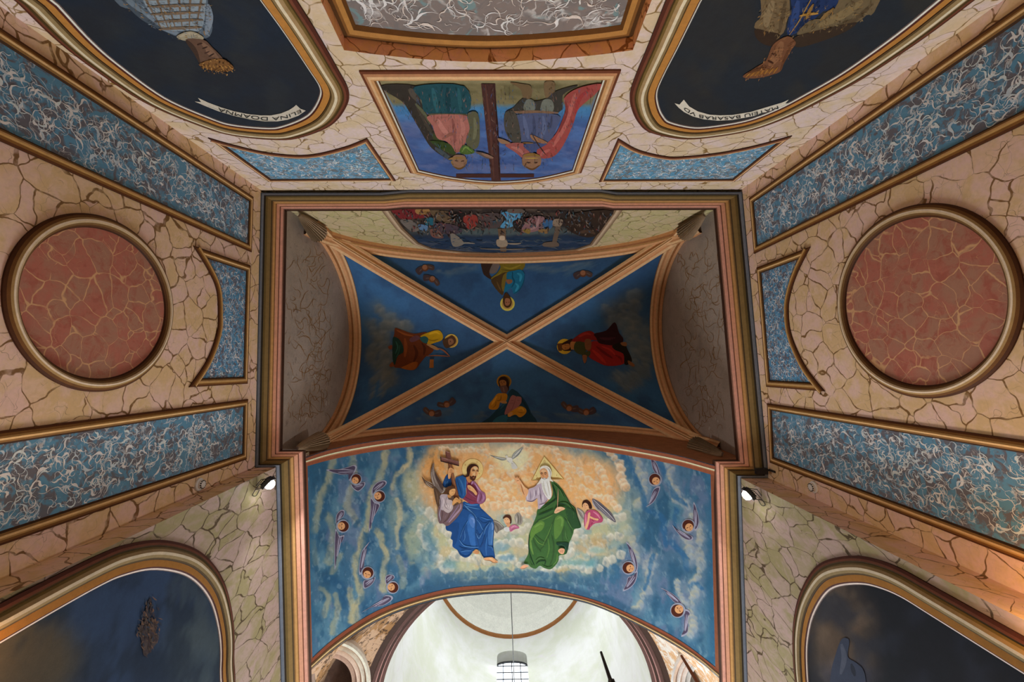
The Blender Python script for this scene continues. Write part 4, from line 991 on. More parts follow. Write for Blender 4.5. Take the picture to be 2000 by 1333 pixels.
figure('painted_angel', ST, tri, ZA, [
    ('f', '6e5f58', [375, 425, 372, 560, 430, 700, 530, 850, 572, 960, 500, 1040, 400, 960, 340, 840, 302, 680, 320, 560]), ('f', '4c3a34', [395, 620, 440, 700, 540, 860, 560, 950, 520, 960, 440, 820, 390, 700]),
    ('s', 'b8aca0', [345, 560, 330, 700, 380, 850], 16), ('s', 'a89c92', [360, 520, 365, 690, 430, 860], 12), ('s', 'b8aca0', [322, 620, 340, 780, 390, 900], 10), ('s', '8a7c72', [370, 600, 400, 740, 470, 900], 12), ('s', 'cfc4b8', [560, 930, 575, 985, 520, 1030], 26),
    ('f', '5c4434', [125, 700, 200, 780, 330, 840, 362, 940, 260, 900, 180, 830]), ('s', 'b0a494', [190, 800, 260, 850, 340, 900], 16), ('s', 'a89a8a', [230, 800, 300, 830, 345, 850], 12), ('s', 'c0b4a4', [200, 830, 270, 890, 330, 925], 10),
    ('f', '553f30', [370, 900, 500, 1040, 480, 1140, 462, 1320, 420, 1240, 380, 1080]), ('s', '7c6450', [400, 960, 440, 1080, 450, 1220], 16),
    (ZB, 'f', '6d5658', [360, 100, 340, 280, 370, 412, 450, 422, 530, 470, 640, 390, 760, 260, 832, 110, 832, 10, 760, 40, 600, 90, 430, 60]), (ZB, 's', 'b49ab4', [800, 40, 790, 130, 680, 260, 560, 400], 36), (ZB, 's', '8a7aa0', [760, 60, 640, 240, 520, 400], 24), (ZB, 's', 'a4a2b4', [400, 120, 380, 250, 410, 380], 24), (ZB, 's', '4a3838', [440, 160, 430, 280, 400, 400], 18), (ZB, 's', '4a3838', [600, 190, 540, 320, 450, 410], 24), (ZB, 's', '7a6870', [520, 230, 470, 330], 18),
    ('f', 'a89aa0', [490, 1080, 600, 1050, 700, 1080, 742, 1150, 735, 1270, 640, 1340, 500, 1340]), ('f', '5a4438', [640, 1080, 745, 1080, 800, 1240, 720, 1300, 680, 1200]),
    (ZB, 'f', 'b4a6a6', [430, 80, 470, -40, 600, -40, 640, 10, 640, 130, 560, 212, 470, 172]), (ZB, 's', 'd8cccc', [500, 90, 530, 60, 560, 90], 34), (ZB, 's', '7c6a6e', [470, 20, 500, 110, 560, 150], 16), (ZB, 's', 'd8cccc', [610, 50, 590, 130], 26), ('s', 'c8bcc2', [540, 1110, 560, 1200, 540, 1290], 30), ('s', '76666c', [620, 1100, 600, 1200, 640, 1290], 18), ('s', '5a4a50', [480, 1090, 500, 1200, 490, 1320], 14),
    ('f', '523420', [590, 980, 630, 910, 720, 885, 792, 930, 770, 965, 700, 965, 660, 1020, 610, 1045, 570, 1010]), ('f', 'd6a268', [680, 975, 740, 942, 790, 950, 785, 1020, 755, 1062, 705, 1082, 670, 1035]), ('s', '6a4024', [715, 985, 745, 978], 9), ('s', '6a4024', [765, 985, 785, 985], 8), ('s', 'b07848', [760, 990, 765, 1020], 7), ('s', 'a05a40', [735, 1040, 765, 1040], 7), ('f', 'b88450', [640, 1060, 690, 1060, 710, 1110, 650, 1110]),
    ('f', 'cc965c', [740, 1180, 800, 1110, 855, 1140, 850, 1190, 800, 1215, 735, 1265]), ('s', '8a5a34', [790, 1130, 840, 1160], 7), ('f', 'c0894e', [830, 1150, 890, 1160, 900, 1200, 860, 1220])],
    GT, .045, label='small winged angel supporting the foot of the cross')
figure('painted_dove', ST, tri, ZA, [
    ('f', '8e8f88', [1470, 295, 1600, 325, 1750, 348, 1800, 372, 1720, 402, 1600, 362]), ('s', 'c9c9c0', [1540, 330, 1660, 350, 1780, 372], 14), ('s', '6c6e6a', [1480, 300, 1620, 365, 1720, 400], 12),
    (ZC, 'f', '9a9c96', [275, 120, 220, 235, 110, 325, 78, 312, 110, 230, 200, 160]), (ZC, 's', 'd0d0c8', [240, 160, 160, 240, 100, 300], 14), (ZC, 's', '64686a', [272, 125, 200, 240, 120, 310], 10),
    ('f', 'd6d4ca', [1795, 345, 1870, 338, 1912, 380, 1905, 452, 1850, 442, 1808, 402]), ('f', 'c6c4bc', [1885, 440, 1930, 430, 2010, 540, 1905, 562]), ('s', '9a9a92', [1880, 445, 1920, 470], 10), ('o', 'cfcdc4', [1795, 318, 26, 22]), ('s', '8d8d86', [1770, 318, 1785, 300], 8), ('s', '9a9a94', [1810, 400, 1850, 440], 8)], GT, label='white dove with spread wings')
figure('painted_figure', ST, tri, ZC, [('@triangular_halo',),
    ('p', 'b08848', [635, 262, 975, 664, 415, 688]), ('p', 'e4c686', [635, 282, 955, 656, 434, 678]), ('s', 'b8904c', [620, 380, 640, 340, 655, 380, 620, 380], 8), ('s', 'b8904c', [490, 600, 510, 620], 9), ('s', 'b8904c', [845, 585, 850, 615], 9), ('@',),
    (ZD, 'f', '395f30', [750, -343, 830, -323, 930, -223, 1010, -93, 1080, 30, 1160, 110, 1200, 250, 1262, 432, 1150, 470, 1130, 540, 1090, 640, 1060, 700, 1042, 800, 1005, 892, 890, 918, 880, 1000, 820, 1092, 740, 1152, 640, 1132, 560, 1092, 490, 1142, 400, 1112, 370, 1072, 290, 1042, 360, 900, 370, 760, 380, 560, 440, 400, 500, 250, 520, 140, 640, 50, 760, -70, 780, -183]),
    (ZD, 'f', '2a4a2a', [1000, 140, 1160, 165, 1200, 260, 1255, 425, 1130, 455, 1050, 330]), (ZD, 'f', '5a8038', [440, 430, 560, 335, 640, 365, 600, 480, 480, 560, 420, 660, 398, 560]), (ZD, 's', '74984c', [470, 440, 560, 380, 610, 390], 34), (ZD, 'f', '547a38', [820, 290, 900, 232, 972, 300, 962, 420, 905, 560, 822, 640, 800, 480]), (ZD, 's', '6d9448', [850, 300, 910, 270, 945, 320, 930, 420], 34), (ZD, 's', '64883f', [400, 620, 410, 760, 450, 900], 36),
    (ZD, 's', '1f3a22', [800, 195, 660, 270, 540, 320, 460, 400], 30), (ZD, 's', '5d8240', [780, 230, 640, 300, 540, 330], 16), (ZD, 's', '1f3a22', [810, 280, 745, 460, 690, 620, 620, 760, 560, 830], 30), (ZD, 's', '547a3c', [770, 380, 700, 560, 600, 760], 16), (ZD, 's', '213c24', [480, 560, 560, 640, 650, 690], 22), (ZD, 's', '5b8140', [470, 600, 540, 700, 640, 740], 18), (ZD, 's', '213c24', [440, 620, 500, 760, 580, 850], 24), (ZD, 's', '4d7238', [700, 620, 720, 800, 680, 960], 26), (ZD, 's', '1e3822', [760, 560, 800, 760, 780, 960, 730, 1080], 26), (ZD, 's', '557b42', [860, 880, 850, 1000, 780, 1080], 22),
    (ZD, 's', '20392a', [980, 280, 1060, 400, 1110, 540], 28), (ZD, 's', '4f7640', [1000, 260, 1090, 420, 1120, 480], 14), (ZD, 's', '24402a', [975, 420, 950, 600, 960, 680], 30), (ZD, 's', '4a6e46', [1000, 480, 1010, 600, 1040, 660], 16), (ZD, 'f', '1b3828', [840, 700, 930, 690, 1050, 700, 1040, 800, 1010, 880, 985, 790, 890, 760]), (ZD, 's', '3f6a4c', [860, 740, 940, 735, 1000, 780, 1010, 850], 16), (ZD, 's', '1d3622', [380, 560, 372, 760, 400, 920, 470, 1090], 16), (ZD, 's', '4b7036', [380, 940, 400, 1040, 440, 1100], 18), (ZD, 's', '5a8044', [490, 1010, 560, 960, 640, 970], 26), (ZD, 's', '1f3822', [500, 1060, 560, 1010, 660, 1010, 640, 1080], 18), (ZD, 's', '4c7238', [600, 1080, 700, 1120, 780, 1090], 18),
    (ZD, 's', '1f3822', [640, 60, 760, 20, 850, -60], 22), (ZD, 's', '55793c', [560, 160, 700, 80, 800, 0], 20), (ZD, 's', '213c24', [530, 230, 660, 180, 800, 120], 22), (ZD, 's', '587c40', [800, -300, 900, -200, 980, -60], 26), (ZD, 's', '213c24', [780, -280, 820, -150, 850, -20], 22), (ZD, 's', '50763a', [900, 20, 1020, 30, 1120, 130], 28), (ZD, 's', '1e3822', [1000, 100, 1100, 120, 1170, 190], 20), (ZD, 's', '24402a', [850, 60, 930, 30, 1030, 60], 18), (ZD, 's', '14281a', [930, -225, 1010, -95, 1080, 28, 1160, 108, 1200, 250, 1260, 430], 9),
    ('f', 'b0a0ac', [560, 720, 600, 760, 640, 900, 700, 1000, 640, 1080, 545, 1172, 530, 1080, 520, 982, 460, 1040, 340, 1032, 328, 920, 370, 832, 470, 792]), ('s', '6f6070', [560, 790, 580, 900, 590, 1060], 18), ('s', 'ddd6dc', [540, 800, 540, 930], 20), ('s', 'd6ced4', [620, 920, 620, 1040], 24), ('s', '5c4c5c', [570, 900, 580, 1010], 12), ('s', 'd0c8d0', [360, 870, 350, 960, 360, 1010], 30), ('s', '75667a', [400, 860, 410, 960, 400, 1020], 16), ('s', 'cfc6ce', [460, 830, 470, 930, 440, 1010], 22), ('s', '6a5a6c', [500, 840, 500, 950], 14), ('s', '54404e', [340, 1025, 430, 1038, 515, 985], 10), ('s', 'd8d0d8', [560, 1120, 620, 1090, 660, 1050], 20), ('s', '6c5c6c', [550, 1090, 640, 1070, 690, 1010], 10),
    ('f', 'dca274', [130, 640, 190, 640, 238, 690, 300, 780, 372, 850, 330, 962, 288, 930, 242, 800, 165, 722]), ('s', '9a5e3c', [240, 740, 270, 850, 300, 930], 14), ('s', 'efc49a', [250, 730, 310, 830], 14), ('s', 'dca274', [150, 660, 130, 620], 16), ('s', 'dca274', [180, 650, 180, 615], 14), ('s', 'dca274', [205, 660, 215, 625], 14), ('s', '9a5e3c', [165, 690, 210, 680], 7),
    ('f', 'd9d2c4', [568, 510, 575, 465, 610, 436, 680, 430, 742, 470, 772, 560, 755, 640, 800, 702, 750, 690, 640, 660, 590, 600]), ('f', 'd2ccc0', [590, 650, 540, 720, 510, 750, 580, 730, 620, 700]), ('f', 'cf9668', [568, 520, 600, 482, 650, 474, 690, 505, 708, 560, 712, 640, 660, 668, 600, 645, 576, 585]), ('f', 'dcae82', [590, 512, 630, 490, 668, 504, 668, 530, 610, 540]), ('s', '4a382c', [577, 562, 600, 552, 620, 562], 14), ('s', '4a382c', [640, 560, 662, 548, 690, 558], 14), ('s', '2f221a', [583, 576, 612, 576], 9), ('s', '2f221a', [645, 574, 680, 574], 9), ('s', 'a8703f', [622, 560, 620, 605, 635, 612], 8), ('s', 'b87456', [690, 580, 700, 620], 16),
    ('f', 'dfdad0', [592, 630, 612, 648, 648, 634, 690, 650, 716, 620, 742, 720, 768, 860, 764, 960, 722, 1002, 682, 962, 632, 880, 602, 780]), ('s', 'b0a89c', [630, 690, 650, 820, 700, 950], 12), ('s', 'b0a89c', [690, 690, 720, 830, 740, 940], 12), ('s', 'f2eee6', [660, 690, 680, 830, 715, 960], 14), ('s', 'b8b0a4', [610, 720, 640, 850, 690, 940], 9), ('s', 'a89a8a', [610, 645, 650, 656, 690, 648], 8), ('s', 'ece6dc', [700, 470, 735, 540, 735, 610], 14), ('s', 'a8a094', [720, 480, 755, 560, 745, 630], 8),
    (ZD, 's', '8a5436', [882, -220, 880, -90, 868, 95], 16), (ZD, 's', 'c08a5c', [880, -160, 872, 60], 6), (ZD, 'f', 'e0ac84', [815, 172, 860, 92, 940, 80, 1002, 112, 930, 152, 850, 192]), (ZD, 's', 'a4684a', [830, 170, 880, 140, 960, 140], 7), (ZD, 's', 'f0c8a4', [870, 110, 930, 100], 12),
    (ZD, 'f', 'd69c78', [230, 1112, 290, 1060, 370, 1076, 330, 1112, 262, 1132]), (ZD, 's', '8a5038', [235, 1118, 290, 1125, 350, 1100], 8), (ZD, 'f', 'd6a07c', [880, 822, 930, 780, 992, 800, 972, 872, 920, 872]), (ZD, 's', '8f5a40', [905, 800, 930, 860], 7), (ZD, 's', '8f5a40', [935, 795, 955, 865], 7), (ZD, 's', '8f5a40', [960, 800, 972, 850], 6)],
    GT, label='white-bearded man in a green mantle with a triangular halo')
figure('painted_angel', ST, tri, ZD, [
    ('f', '5f5a62', [1450, -45, 1560, 0, 1680, 100, 1780, 200, 1852, 355, 1720, 280, 1600, 180, 1510, 90]), ('s', 'b4b0b4', [1470, -30, 1600, 90, 1720, 200, 1830, 330], 14), ('s', '9a969c', [1500, 30, 1620, 150, 1760, 270], 10), ('s', 'c6c2c4', [1450, -20, 1480, 60, 1560, 160], 22), ('s', '3f3a42', [1540, 20, 1660, 120, 1780, 240], 12), ('s', 'a8a4a8', [1560, 130, 1660, 220, 1770, 290], 8),
    ('f', '857e78', [1190, 108, 1300, 170, 1335, 262, 1300, 305, 1232, 222]), ('s', 'c8c0b4', [1215, 130, 1280, 190, 1310, 270], 16), ('s', '5c5650', [1200, 130, 1250, 220, 1290, 290], 8),
    ('f', '33170f', [1278, 60, 1300, -10, 1370, -25, 1430, 35, 1448, 115, 1400, 118, 1370, 60, 1330, 25, 1300, 70, 1290, 100]), ('f', 'd8a478', [1290, 62, 1330, 20, 1378, 50, 1396, 112, 1365, 145, 1312, 122]), ('s', '4a281a', [1303, 62, 1325, 56], 7), ('s', '4a281a', [1345, 60, 1372, 68], 7), ('s', 'b0744c', [1332, 65, 1330, 92], 6), ('s', 'b05a4c', [1325, 112, 1350, 112], 6), ('s', '33170f', [1370, 130, 1360, 180, 1345, 200], 16),
    ('f', 'ab4868', [1350, 172, 1450, 140, 1540, 172, 1632, 290, 1612, 352, 1500, 372, 1420, 440, 1402, 478, 1330, 452, 1314, 300]), ('s', 'dc96ac', [1340, 200, 1345, 300, 1340, 400], 26), ('s', 'd890a6', [1470, 170, 1540, 220, 1590, 290], 28), ('s', '7c2840', [1430, 280, 1470, 330, 1430, 400], 16), ('s', '842c46', [1410, 380, 1400, 460], 14), ('s', 'cc7c96', [1450, 330, 1480, 350, 1560, 330], 16),
    ('f', 'dca47a', [1385, 200, 1422, 192, 1405, 330, 1362, 462, 1330, 432, 1370, 320]), ('f', 'dca47a', [1420, 248, 1500, 280, 1562, 292, 1540, 322, 1430, 285])], GT, label='small winged angel in pink at the right')
figure('painted_angel', ST, tri, ZB, [
    ('f', '8e867c', [1850, 305, 1900, 218, 1960, 240, 2005, 330, 1992, 442, 1900, 462, 1862, 402]), ('s', '4f4842', [1900, 240, 1930, 330, 1920, 440], 26), ('s', 'cfc8bc', [1870, 280, 1890, 360, 1880, 430], 18), ('s', '5c544e', [1960, 270, 1970, 350, 1960, 430], 14),
    ('f', '726a62', [1432, 380, 1500, 378, 1600, 458, 1642, 520, 1540, 582, 1500, 622, 1450, 540]), ('s', 'c6beb2', [1450, 385, 1540, 420, 1620, 500], 16), ('s', '463e38', [1470, 430, 1520, 500, 1530, 570], 18), ('s', '9a9288', [1460, 460, 1490, 540, 1500, 600], 10),
    ('f', 'c4c4c0', [1640, 522, 1700, 490, 1752, 520, 1742, 590, 1660, 572]), ('f', 'b46684', [1750, 502, 1830, 450, 1900, 470, 1942, 520, 1860, 542, 1770, 592]), ('s', 'dca6b8', [1780, 520, 1840, 480, 1890, 490], 20), ('s', '84405c', [1770, 570, 1840, 530, 1920, 520], 10),
    ('f', '462416', [1618, 340, 1650, 285, 1700, 260, 1765, 275, 1792, 340, 1785, 425, 1740, 420, 1735, 340, 1680, 310]), ('f', 'd9a67a', [1638, 350, 1690, 310, 1745, 340, 1760, 412, 1705, 462, 1662, 422]), ('s', '5a3020', [1655, 355, 1680, 345], 8), ('s', '5a3020', [1705, 350, 1735, 355], 8), ('s', 'b0744c', [1688, 360, 1685, 395], 7), ('s', 'b05a4c', [1685, 425, 1712, 425], 7), ('f', 'c8926a', [1690, 450, 1750, 415, 1770, 470, 1720, 500])], GT, label='small winged angel in pink between the two seated figures')
def cherub(z, hx, hy, r, ang, wa, wb, k):
    a = math.radians(ang); fx, fy = math.cos(a), math.sin(a)     # direction from hair to chin
    def shrink(w, t):
        P = np.array(flat(w), float); c = P.mean(0); return [v for p in (c+(P-c)*t) for v in p]
    it = []
    for w in (wa, wb):
        it += [('@wing',), ('f', '9a9aac', list(w)), ('f', '4c4258', shrink(w, .86))]
        P = np.array(flat(w), float); c = P.mean(0)
        u, s_, vt = np.linalg.svd(P-c); d = vt[0]; e = vt[1]; L = s_[0]/len(P)**.5; B = s_[1]/len(P)**.5
        for q in (-.5, .1, .6):
            p1 = c-d*L*.8+e*B*q; p2 = c+e*B*q*.9; p3 = c+d*L*.9+e*B*q*.4
            it.append(('s', 'a3a0b4' if q < .3 else '6a5f72', [*p1, *p2, *p3], r*.16))
    it.append(('@',))
    it += [('o', '8d93a4', [hx, hy, r*1.28]), ('o', '4a2014', [hx-fx*r*.10, hy-fy*r*.10, r*1.05]), ('o', 'd09a6a', [hx+fx*r*.28, hy+fy*r*.28, r*.72])]
    sx, sy = -fy, fx; cx, cy = hx+fx*r*.2, hy+fy*r*.2
    for q in (-.34, .34): it.append(('s', '5a2c1c', [cx+sx*r*(q-.16), cy+sy*r*(q-.16), cx+sx*r*(q+.16), cy+sy*r*(q+.16)], r*.16))
    it.append(('s', 'a8683f', [cx, cy, cx+fx*r*.32, cy+fy*r*.32], r*.12)); it.append(('s', '9a4a38', [cx+fx*r*.5-sx*r*.15, cy+fy*r*.5-sy*r*.15, cx+fx*r*.5+sx*r*.15, cy+fy*r*.5+sy*r*.15], r*.11))
    figure('painted_cherub', ST, tri, z, it, GT*1.12)
ZE, ZF, ZG, ZH = Z(620, 890, 6.665), Z(620, 1030, 6.665), Z(1200, 880, 6.348), Z(1200, 1040, 6.348)
cherub(ZE, 498, 312, 60, 125, [115, 185, 280, 180, 400, 150, 480, 125, 512, 150, 490, 210, 440, 300, 410, 330, 400, 245, 290, 245, 180, 220], [430, 380, 500, 400, 560, 360, 615, 350, 610, 400, 530, 470, 460, 430], 1)
cherub(ZE, 800, 532, 66, 195, [710, 430, 780, 350, 870, 325, 902, 360, 850, 420, 760, 470, 710, 520], [690, 540, 740, 600, 812, 632, 780, 720, 720, 830, 680, 985, 666, 930, 690, 700], 2)
cherub(ZE, 325, 922, 68, 185, [245, 780, 300, 715, 348, 720, 340, 790, 270, 850, 240, 900], [230, 960, 280, 1050, 347, 1040, 320, 1120, 270, 1200, 225, 1490, 218, 1300], 3)
cherub(ZF, 650, 600, 68, 110, [680, 190, 640, 260, 612, 400, 602, 530, 555, 625, 538, 560, 570, 350, 600, 280], [600, 700, 690, 690, 750, 650, 735, 710, 680, 770, 600, 800], 4)
cherub(ZF, 975, 785, 66, 195, [885, 650, 930, 620, 992, 630, 997, 670, 930, 720, 890, 745], [570, 1115, 740, 1010, 840, 940, 880, 890, 962, 895, 977, 940, 900, 1000, 820, 1030, 720, 1040], 5)
cherub(ZG, 508, 365, 66, 55, [450, 90, 510, 140, 552, 230, 577, 345, 540, 330, 480, 240, 458, 150], [570, 450, 500, 470, 460, 560, 440, 660, 388, 705, 470, 660, 532, 570], 6)
cherub(ZG, 922, 938, 68, 60, [985, 640, 1032, 760, 1052, 900, 1010, 1000, 973, 930, 980, 780], [715, 925, 800, 1000, 960, 1060, 972, 1110, 900, 1112, 800, 1042], 7)
cherub(ZH, 182, 442, 68, 15, [145, 115, 220, 200, 272, 320, 292, 440, 260, 520, 220, 380, 190, 240], [290, 480, 270, 600, 200, 690, 108, 730, 150, 640, 170, 560, 230, 540], 8)
cherub(ZH, 790, 968, 74, -40, [575, 690, 700, 750, 800, 830, 847, 900, 760, 880, 690, 810, 640, 740], [860, 970, 912, 960, 942, 1000, 910, 1060, 917, 1180, 905, 1260, 830, 1297, 870, 1210, 885, 1110], 9)

# ------------------------------------------------------------------ framed murals on the back wall, the lunette and the passage walls
BIGF = [(0, .002), (0, .022), (.03, .032), (.055, .036), (.075, .030), (.095, .045), (.125, .060), (.155, .060), (.185, .046), (.20, .036), (.205, .028), (.275, .032), (.290, .020), (.305, .012), (.312, .004)]
BIGC = ['2c160e', '46241a', '5f3626', '3f3018', '65522c', '8a7350', 'bfb096', '7d6a48', '4a3a20', '2c1a10', '9c6c34', '45221a', 'cbbcb2', '5a4c48']
def legs(pl, px, zlow, mirror_y=None):
    """carry a traced arch down to zlow on both sides; mirror_y completes a half-seen arch about its crown"""
    P = [np.array(pl.ab(*p)) for p in px]
    if mirror_y is not None:
        ac = pl.abw(np.array([pl.o[0], mirror_y, pl.o[2]]))[0]; P = [p for p in P if (p[0]-ac)*(P[0][0]-ac) > 0]
        P = P+[np.array([2*ac-p[0], p[1]]) for p in P[::-1]]
    b = pl.abw(np.array([pl.o[0], pl.o[1], zlow]))[1]
    return [np.array([P[0][0], b])]+P+[np.array([P[-1][0], b])]
def mural_framed(pl, outer_px, label, fn, g, prof=BIGF, cols=BIGC, step=.07, loc=None, gg=None, k=6, ab=None):
    P = ab if ab is not None else [np.array(pl.ab(*p)) for p in outer_px]
    if area2(P) < 0: P = P[::-1]
    t = thing('mural', label, 'mural', pl.w(np.mean([p[0] for p in P]), min(p[1] for p in P)))
    inner = offset(P, prof[-1][0]*.97); V, T = triangulate(inner, (), step)
    W = np.array([pl.w(a, b, .003) for a, b in V]); cv = fn(to_px(W))
    F = [tuple(q) if np.dot(np.cross(W[q[1]]-W[q[0]], W[q[2]]-W[q[0]]), pl.n) > 0 else tuple(q[::-1]) for q in T]
    mesh_obj('painted_ground', W, F, None, M_PIG, t, False, cv.lin(gg or g))
    frame_thing(pl, P, prof, cols, g, t)
    return t
def text_on(pl, parent, txt, line, h, col, g, off):
    """lettering that follows a curve; the line runs in reading direction, given in photograph coordinates"""
    L = resample(np.array(cat(line, False, 8)), 200); seg = np.concatenate([[0], np.cumsum(np.linalg.norm(np.diff(L, axis=0), axis=1))])
    cu = bpy.data.curves.new('lettering', 'FONT'); cu.body = txt; cu.size = 1.0; cu.align_x = 'LEFT'
    ob = bpy.data.objects.new('lettering_tmp', cu); COLL.objects.link(ob); bpy.context.view_layer.update()
    me = ob.evaluated_get(bpy.context.evaluated_depsgraph_get()).to_mesh()
    V = np.array([v.co[:] for v in me.vertices]); F = [tuple(p.vertices) for p in me.polygons]
    bpy.data.objects.remove(ob)
    w = V[:, 0].max()-V[:, 0].min(); V[:, 0] = (V[:, 0]-V[:, 0].min())/w*seg[-1]; V[:, 1] = (V[:, 1]-.35)*h/.72
    W = []
    for x, y, _ in V:
        q = np.array([np.interp(x, seg, L[:, 0]), np.interp(x, seg, L[:, 1])]); q2 = np.array([np.interp(min(x+2, seg[-1]), seg, L[:, 0]), np.interp(min(x+2, seg[-1]), seg, L[:, 1])]); q1 = np.array([np.interp(max(x-2, 0), seg, L[:, 0]), np.interp(max(x-2, 0), seg, L[:, 1])])
        t = _norm(q2-q1); up = np.array([t[1], -t[0]])      # up for image coordinates (y down)
        W.append(pl.proj(*(q+up*y), off))
    return mesh_obj('lettering', W, F, [lin(col, g)]*len(F), M_PIG, parent)
def dark_ground(a, b, c_, seed):
    def fn(XY):
        c = Canvas(XY, a, 6, 30); c.clouds(b, 90, 70, .42, .62, .8, seed); c.clouds(c_, 60, 60, .52, .68, .6, seed+3); c.clouds(b, 8, 20, .5, .75, .25, seed+5); return c
    return fn
OL = [(33, 0), (105, 70), (175, 126), (280, 196), (385, 241.5), (455, 262.5), (546, 271), (595, 264), (647.5, 241.5), (676, 206.5), (681, 175), (658, 129.5), (616, 56), (581, 0)]
mL = mural_framed(pB, None, 'dark arched portrait of a woman in a white and gold dress, ELINA on its scroll', dark_ground('1f2329', '1b2430', '272a2c', 3), GB, ab=legs(pB, cat(OL, False, 5), CAM[2]+1.9))
Z1 = Z(0, 0, 2.857)
grid = []
for i_ in range(6): grid.append(('s', '5c4024', [780+i_*72, -330, 800+i_*66, -60, 850+i_*52, 60, 905+i_*38, 160], 17, 12))
for i_ in range(8): y_ = 150-i_*42; grid.append(('s', '5c4024', [885-i_*22, y_+8, 1010-i_*4, y_, 1128+i_*5, y_-4], 16))
figure('painted_figure', pB, mL, Z1, [
    ('f', '4c5863', [420, -700, 520, -300, 640, 0, 760, 60, 880, 150, 1000, 205, 1060, 185, 1150, 212, 1186, 150, 1160, 0, 1220, -300, 1260, -700]), ('s', '73808c', [700, 10, 860, 120, 1000, 190], 44), ('s', '7d8a96', [1160, 20, 1170, 100, 1150, 190], 40), ('s', '333d46', [640, -60, 780, 80, 900, 160], 30), ('s', '68757f', [620, -120, 720, 0, 820, 80], 30),
    ('f', '76838c', [700, -700, 740, -200, 800, 0, 860, 95, 920, 158, 1040, 168, 1125, 155, 1150, 0, 1160, -300, 1180, -700])]+grid+[
    ('f', '8a836e', [985, 195, 1060, 165, 1125, 190, 1130, 212, 1040, 220]), ('s', 'a49c86', [1000, 195, 1060, 180, 1115, 195], 16),
    ('f', '554033', [1035, 212, 1135, 212, 1185, 256, 1245, 322, 1200, 345, 1120, 352, 1092, 285]), ('s', '2a1f1b', [1040, 215, 1085, 270, 1115, 340], 34, 18), ('s', '735845', [1125, 228, 1175, 275, 1220, 322], 30), ('s', '80634e', [1150, 270, 1190, 305], 22), ('s', '30221b', [1128, 262, 1158, 250], 9), ('s', '30221b', [1165, 305, 1195, 288], 9), ('s', '44302a', [1142, 288, 1170, 275], 8), ('s', '3c2a22', [1100, 240, 1130, 230], 9),
    ('f', '6a4a2a', [1112, 345, 1190, 318, 1255, 322, 1305, 368, 1270, 388, 1205, 384, 1135, 366])]+[('s', '8a6434', [1130+i*20, 348, 1136+i*23, 388-abs(i-3)*4], 8) for i in range(8)],
    GB*1.05, label='upside-down woman in a white blouse with gold lattice bodice')
scatter(pB, Z1([1110, 340, 1190, 312, 1260, 318, 1318, 372, 1270, 402, 1200, 395, 1130, 375]), 120, ['8a6434', '4c331d', 'a07c48', '644626', '332215'], GB*1.1, 5, 'lace_marks', mL, 4, 2, .03)
scatter(pB, Z1([640, 0, 760, 60, 880, 150, 1000, 205, 1180, 180, 1180, 0]), 260, ['5c6a76', '7c8a94', '6b5a3c', '3f4a54', '8a6a3a'], GB*1.25, 6, 'brush_marks', mL, 9, 1.4, .03, .6, .5)
Z5b = Z(380, 170, 7.692)
figure('scroll', pB, mL, Z5b, [('p', 'aaa496', [50, 150, 200, 220, 400, 295, 600, 355, 800, 395, 1000, 415, 1150, 415, 1300, 385, 1420, 335, 1490, 290, 1525, 255, 1590, 315, 1670, 345, 1560, 420, 1400, 480, 1250, 505, 1050, 505, 850, 480, 600, 425, 350, 350, 150, 270, 0, 205, 100, 215]), ('s', '8c8878', [200, 270, 600, 415, 1000, 490, 1300, 480], 10)], GB, .010)
text_on(pB, mL, 'ELINA DOAMNA', Z5b([1600, 345, 1500, 390, 1350, 440, 1200, 462, 1050, 462, 850, 435, 600, 388, 350, 318]), 6.5, '2c2e2c', GB, .016)
OR = [(1298, 3.5), (1265, 87.5), (1240.5, 147), (1230, 182), (1233.5, 210), (1247.5, 238), (1272, 257), (1335, 269.5), (1405, 264), (1475, 250), (1545, 224), (1615, 189), (1685, 150.5), (1755, 105), (1825, 56), (1898, 0)]
mR = mural_framed(pB, None, 'dark arched portrait of a bearded man in a fur mantle, MATEIU on its scroll', dark_ground('232527', '1d242c', '2c2b28', 9), GB, ab=legs(pB, cat(OR, False, 5), CAM[2]+1.9))
Z3 = Z(1300, 0, 2.857)
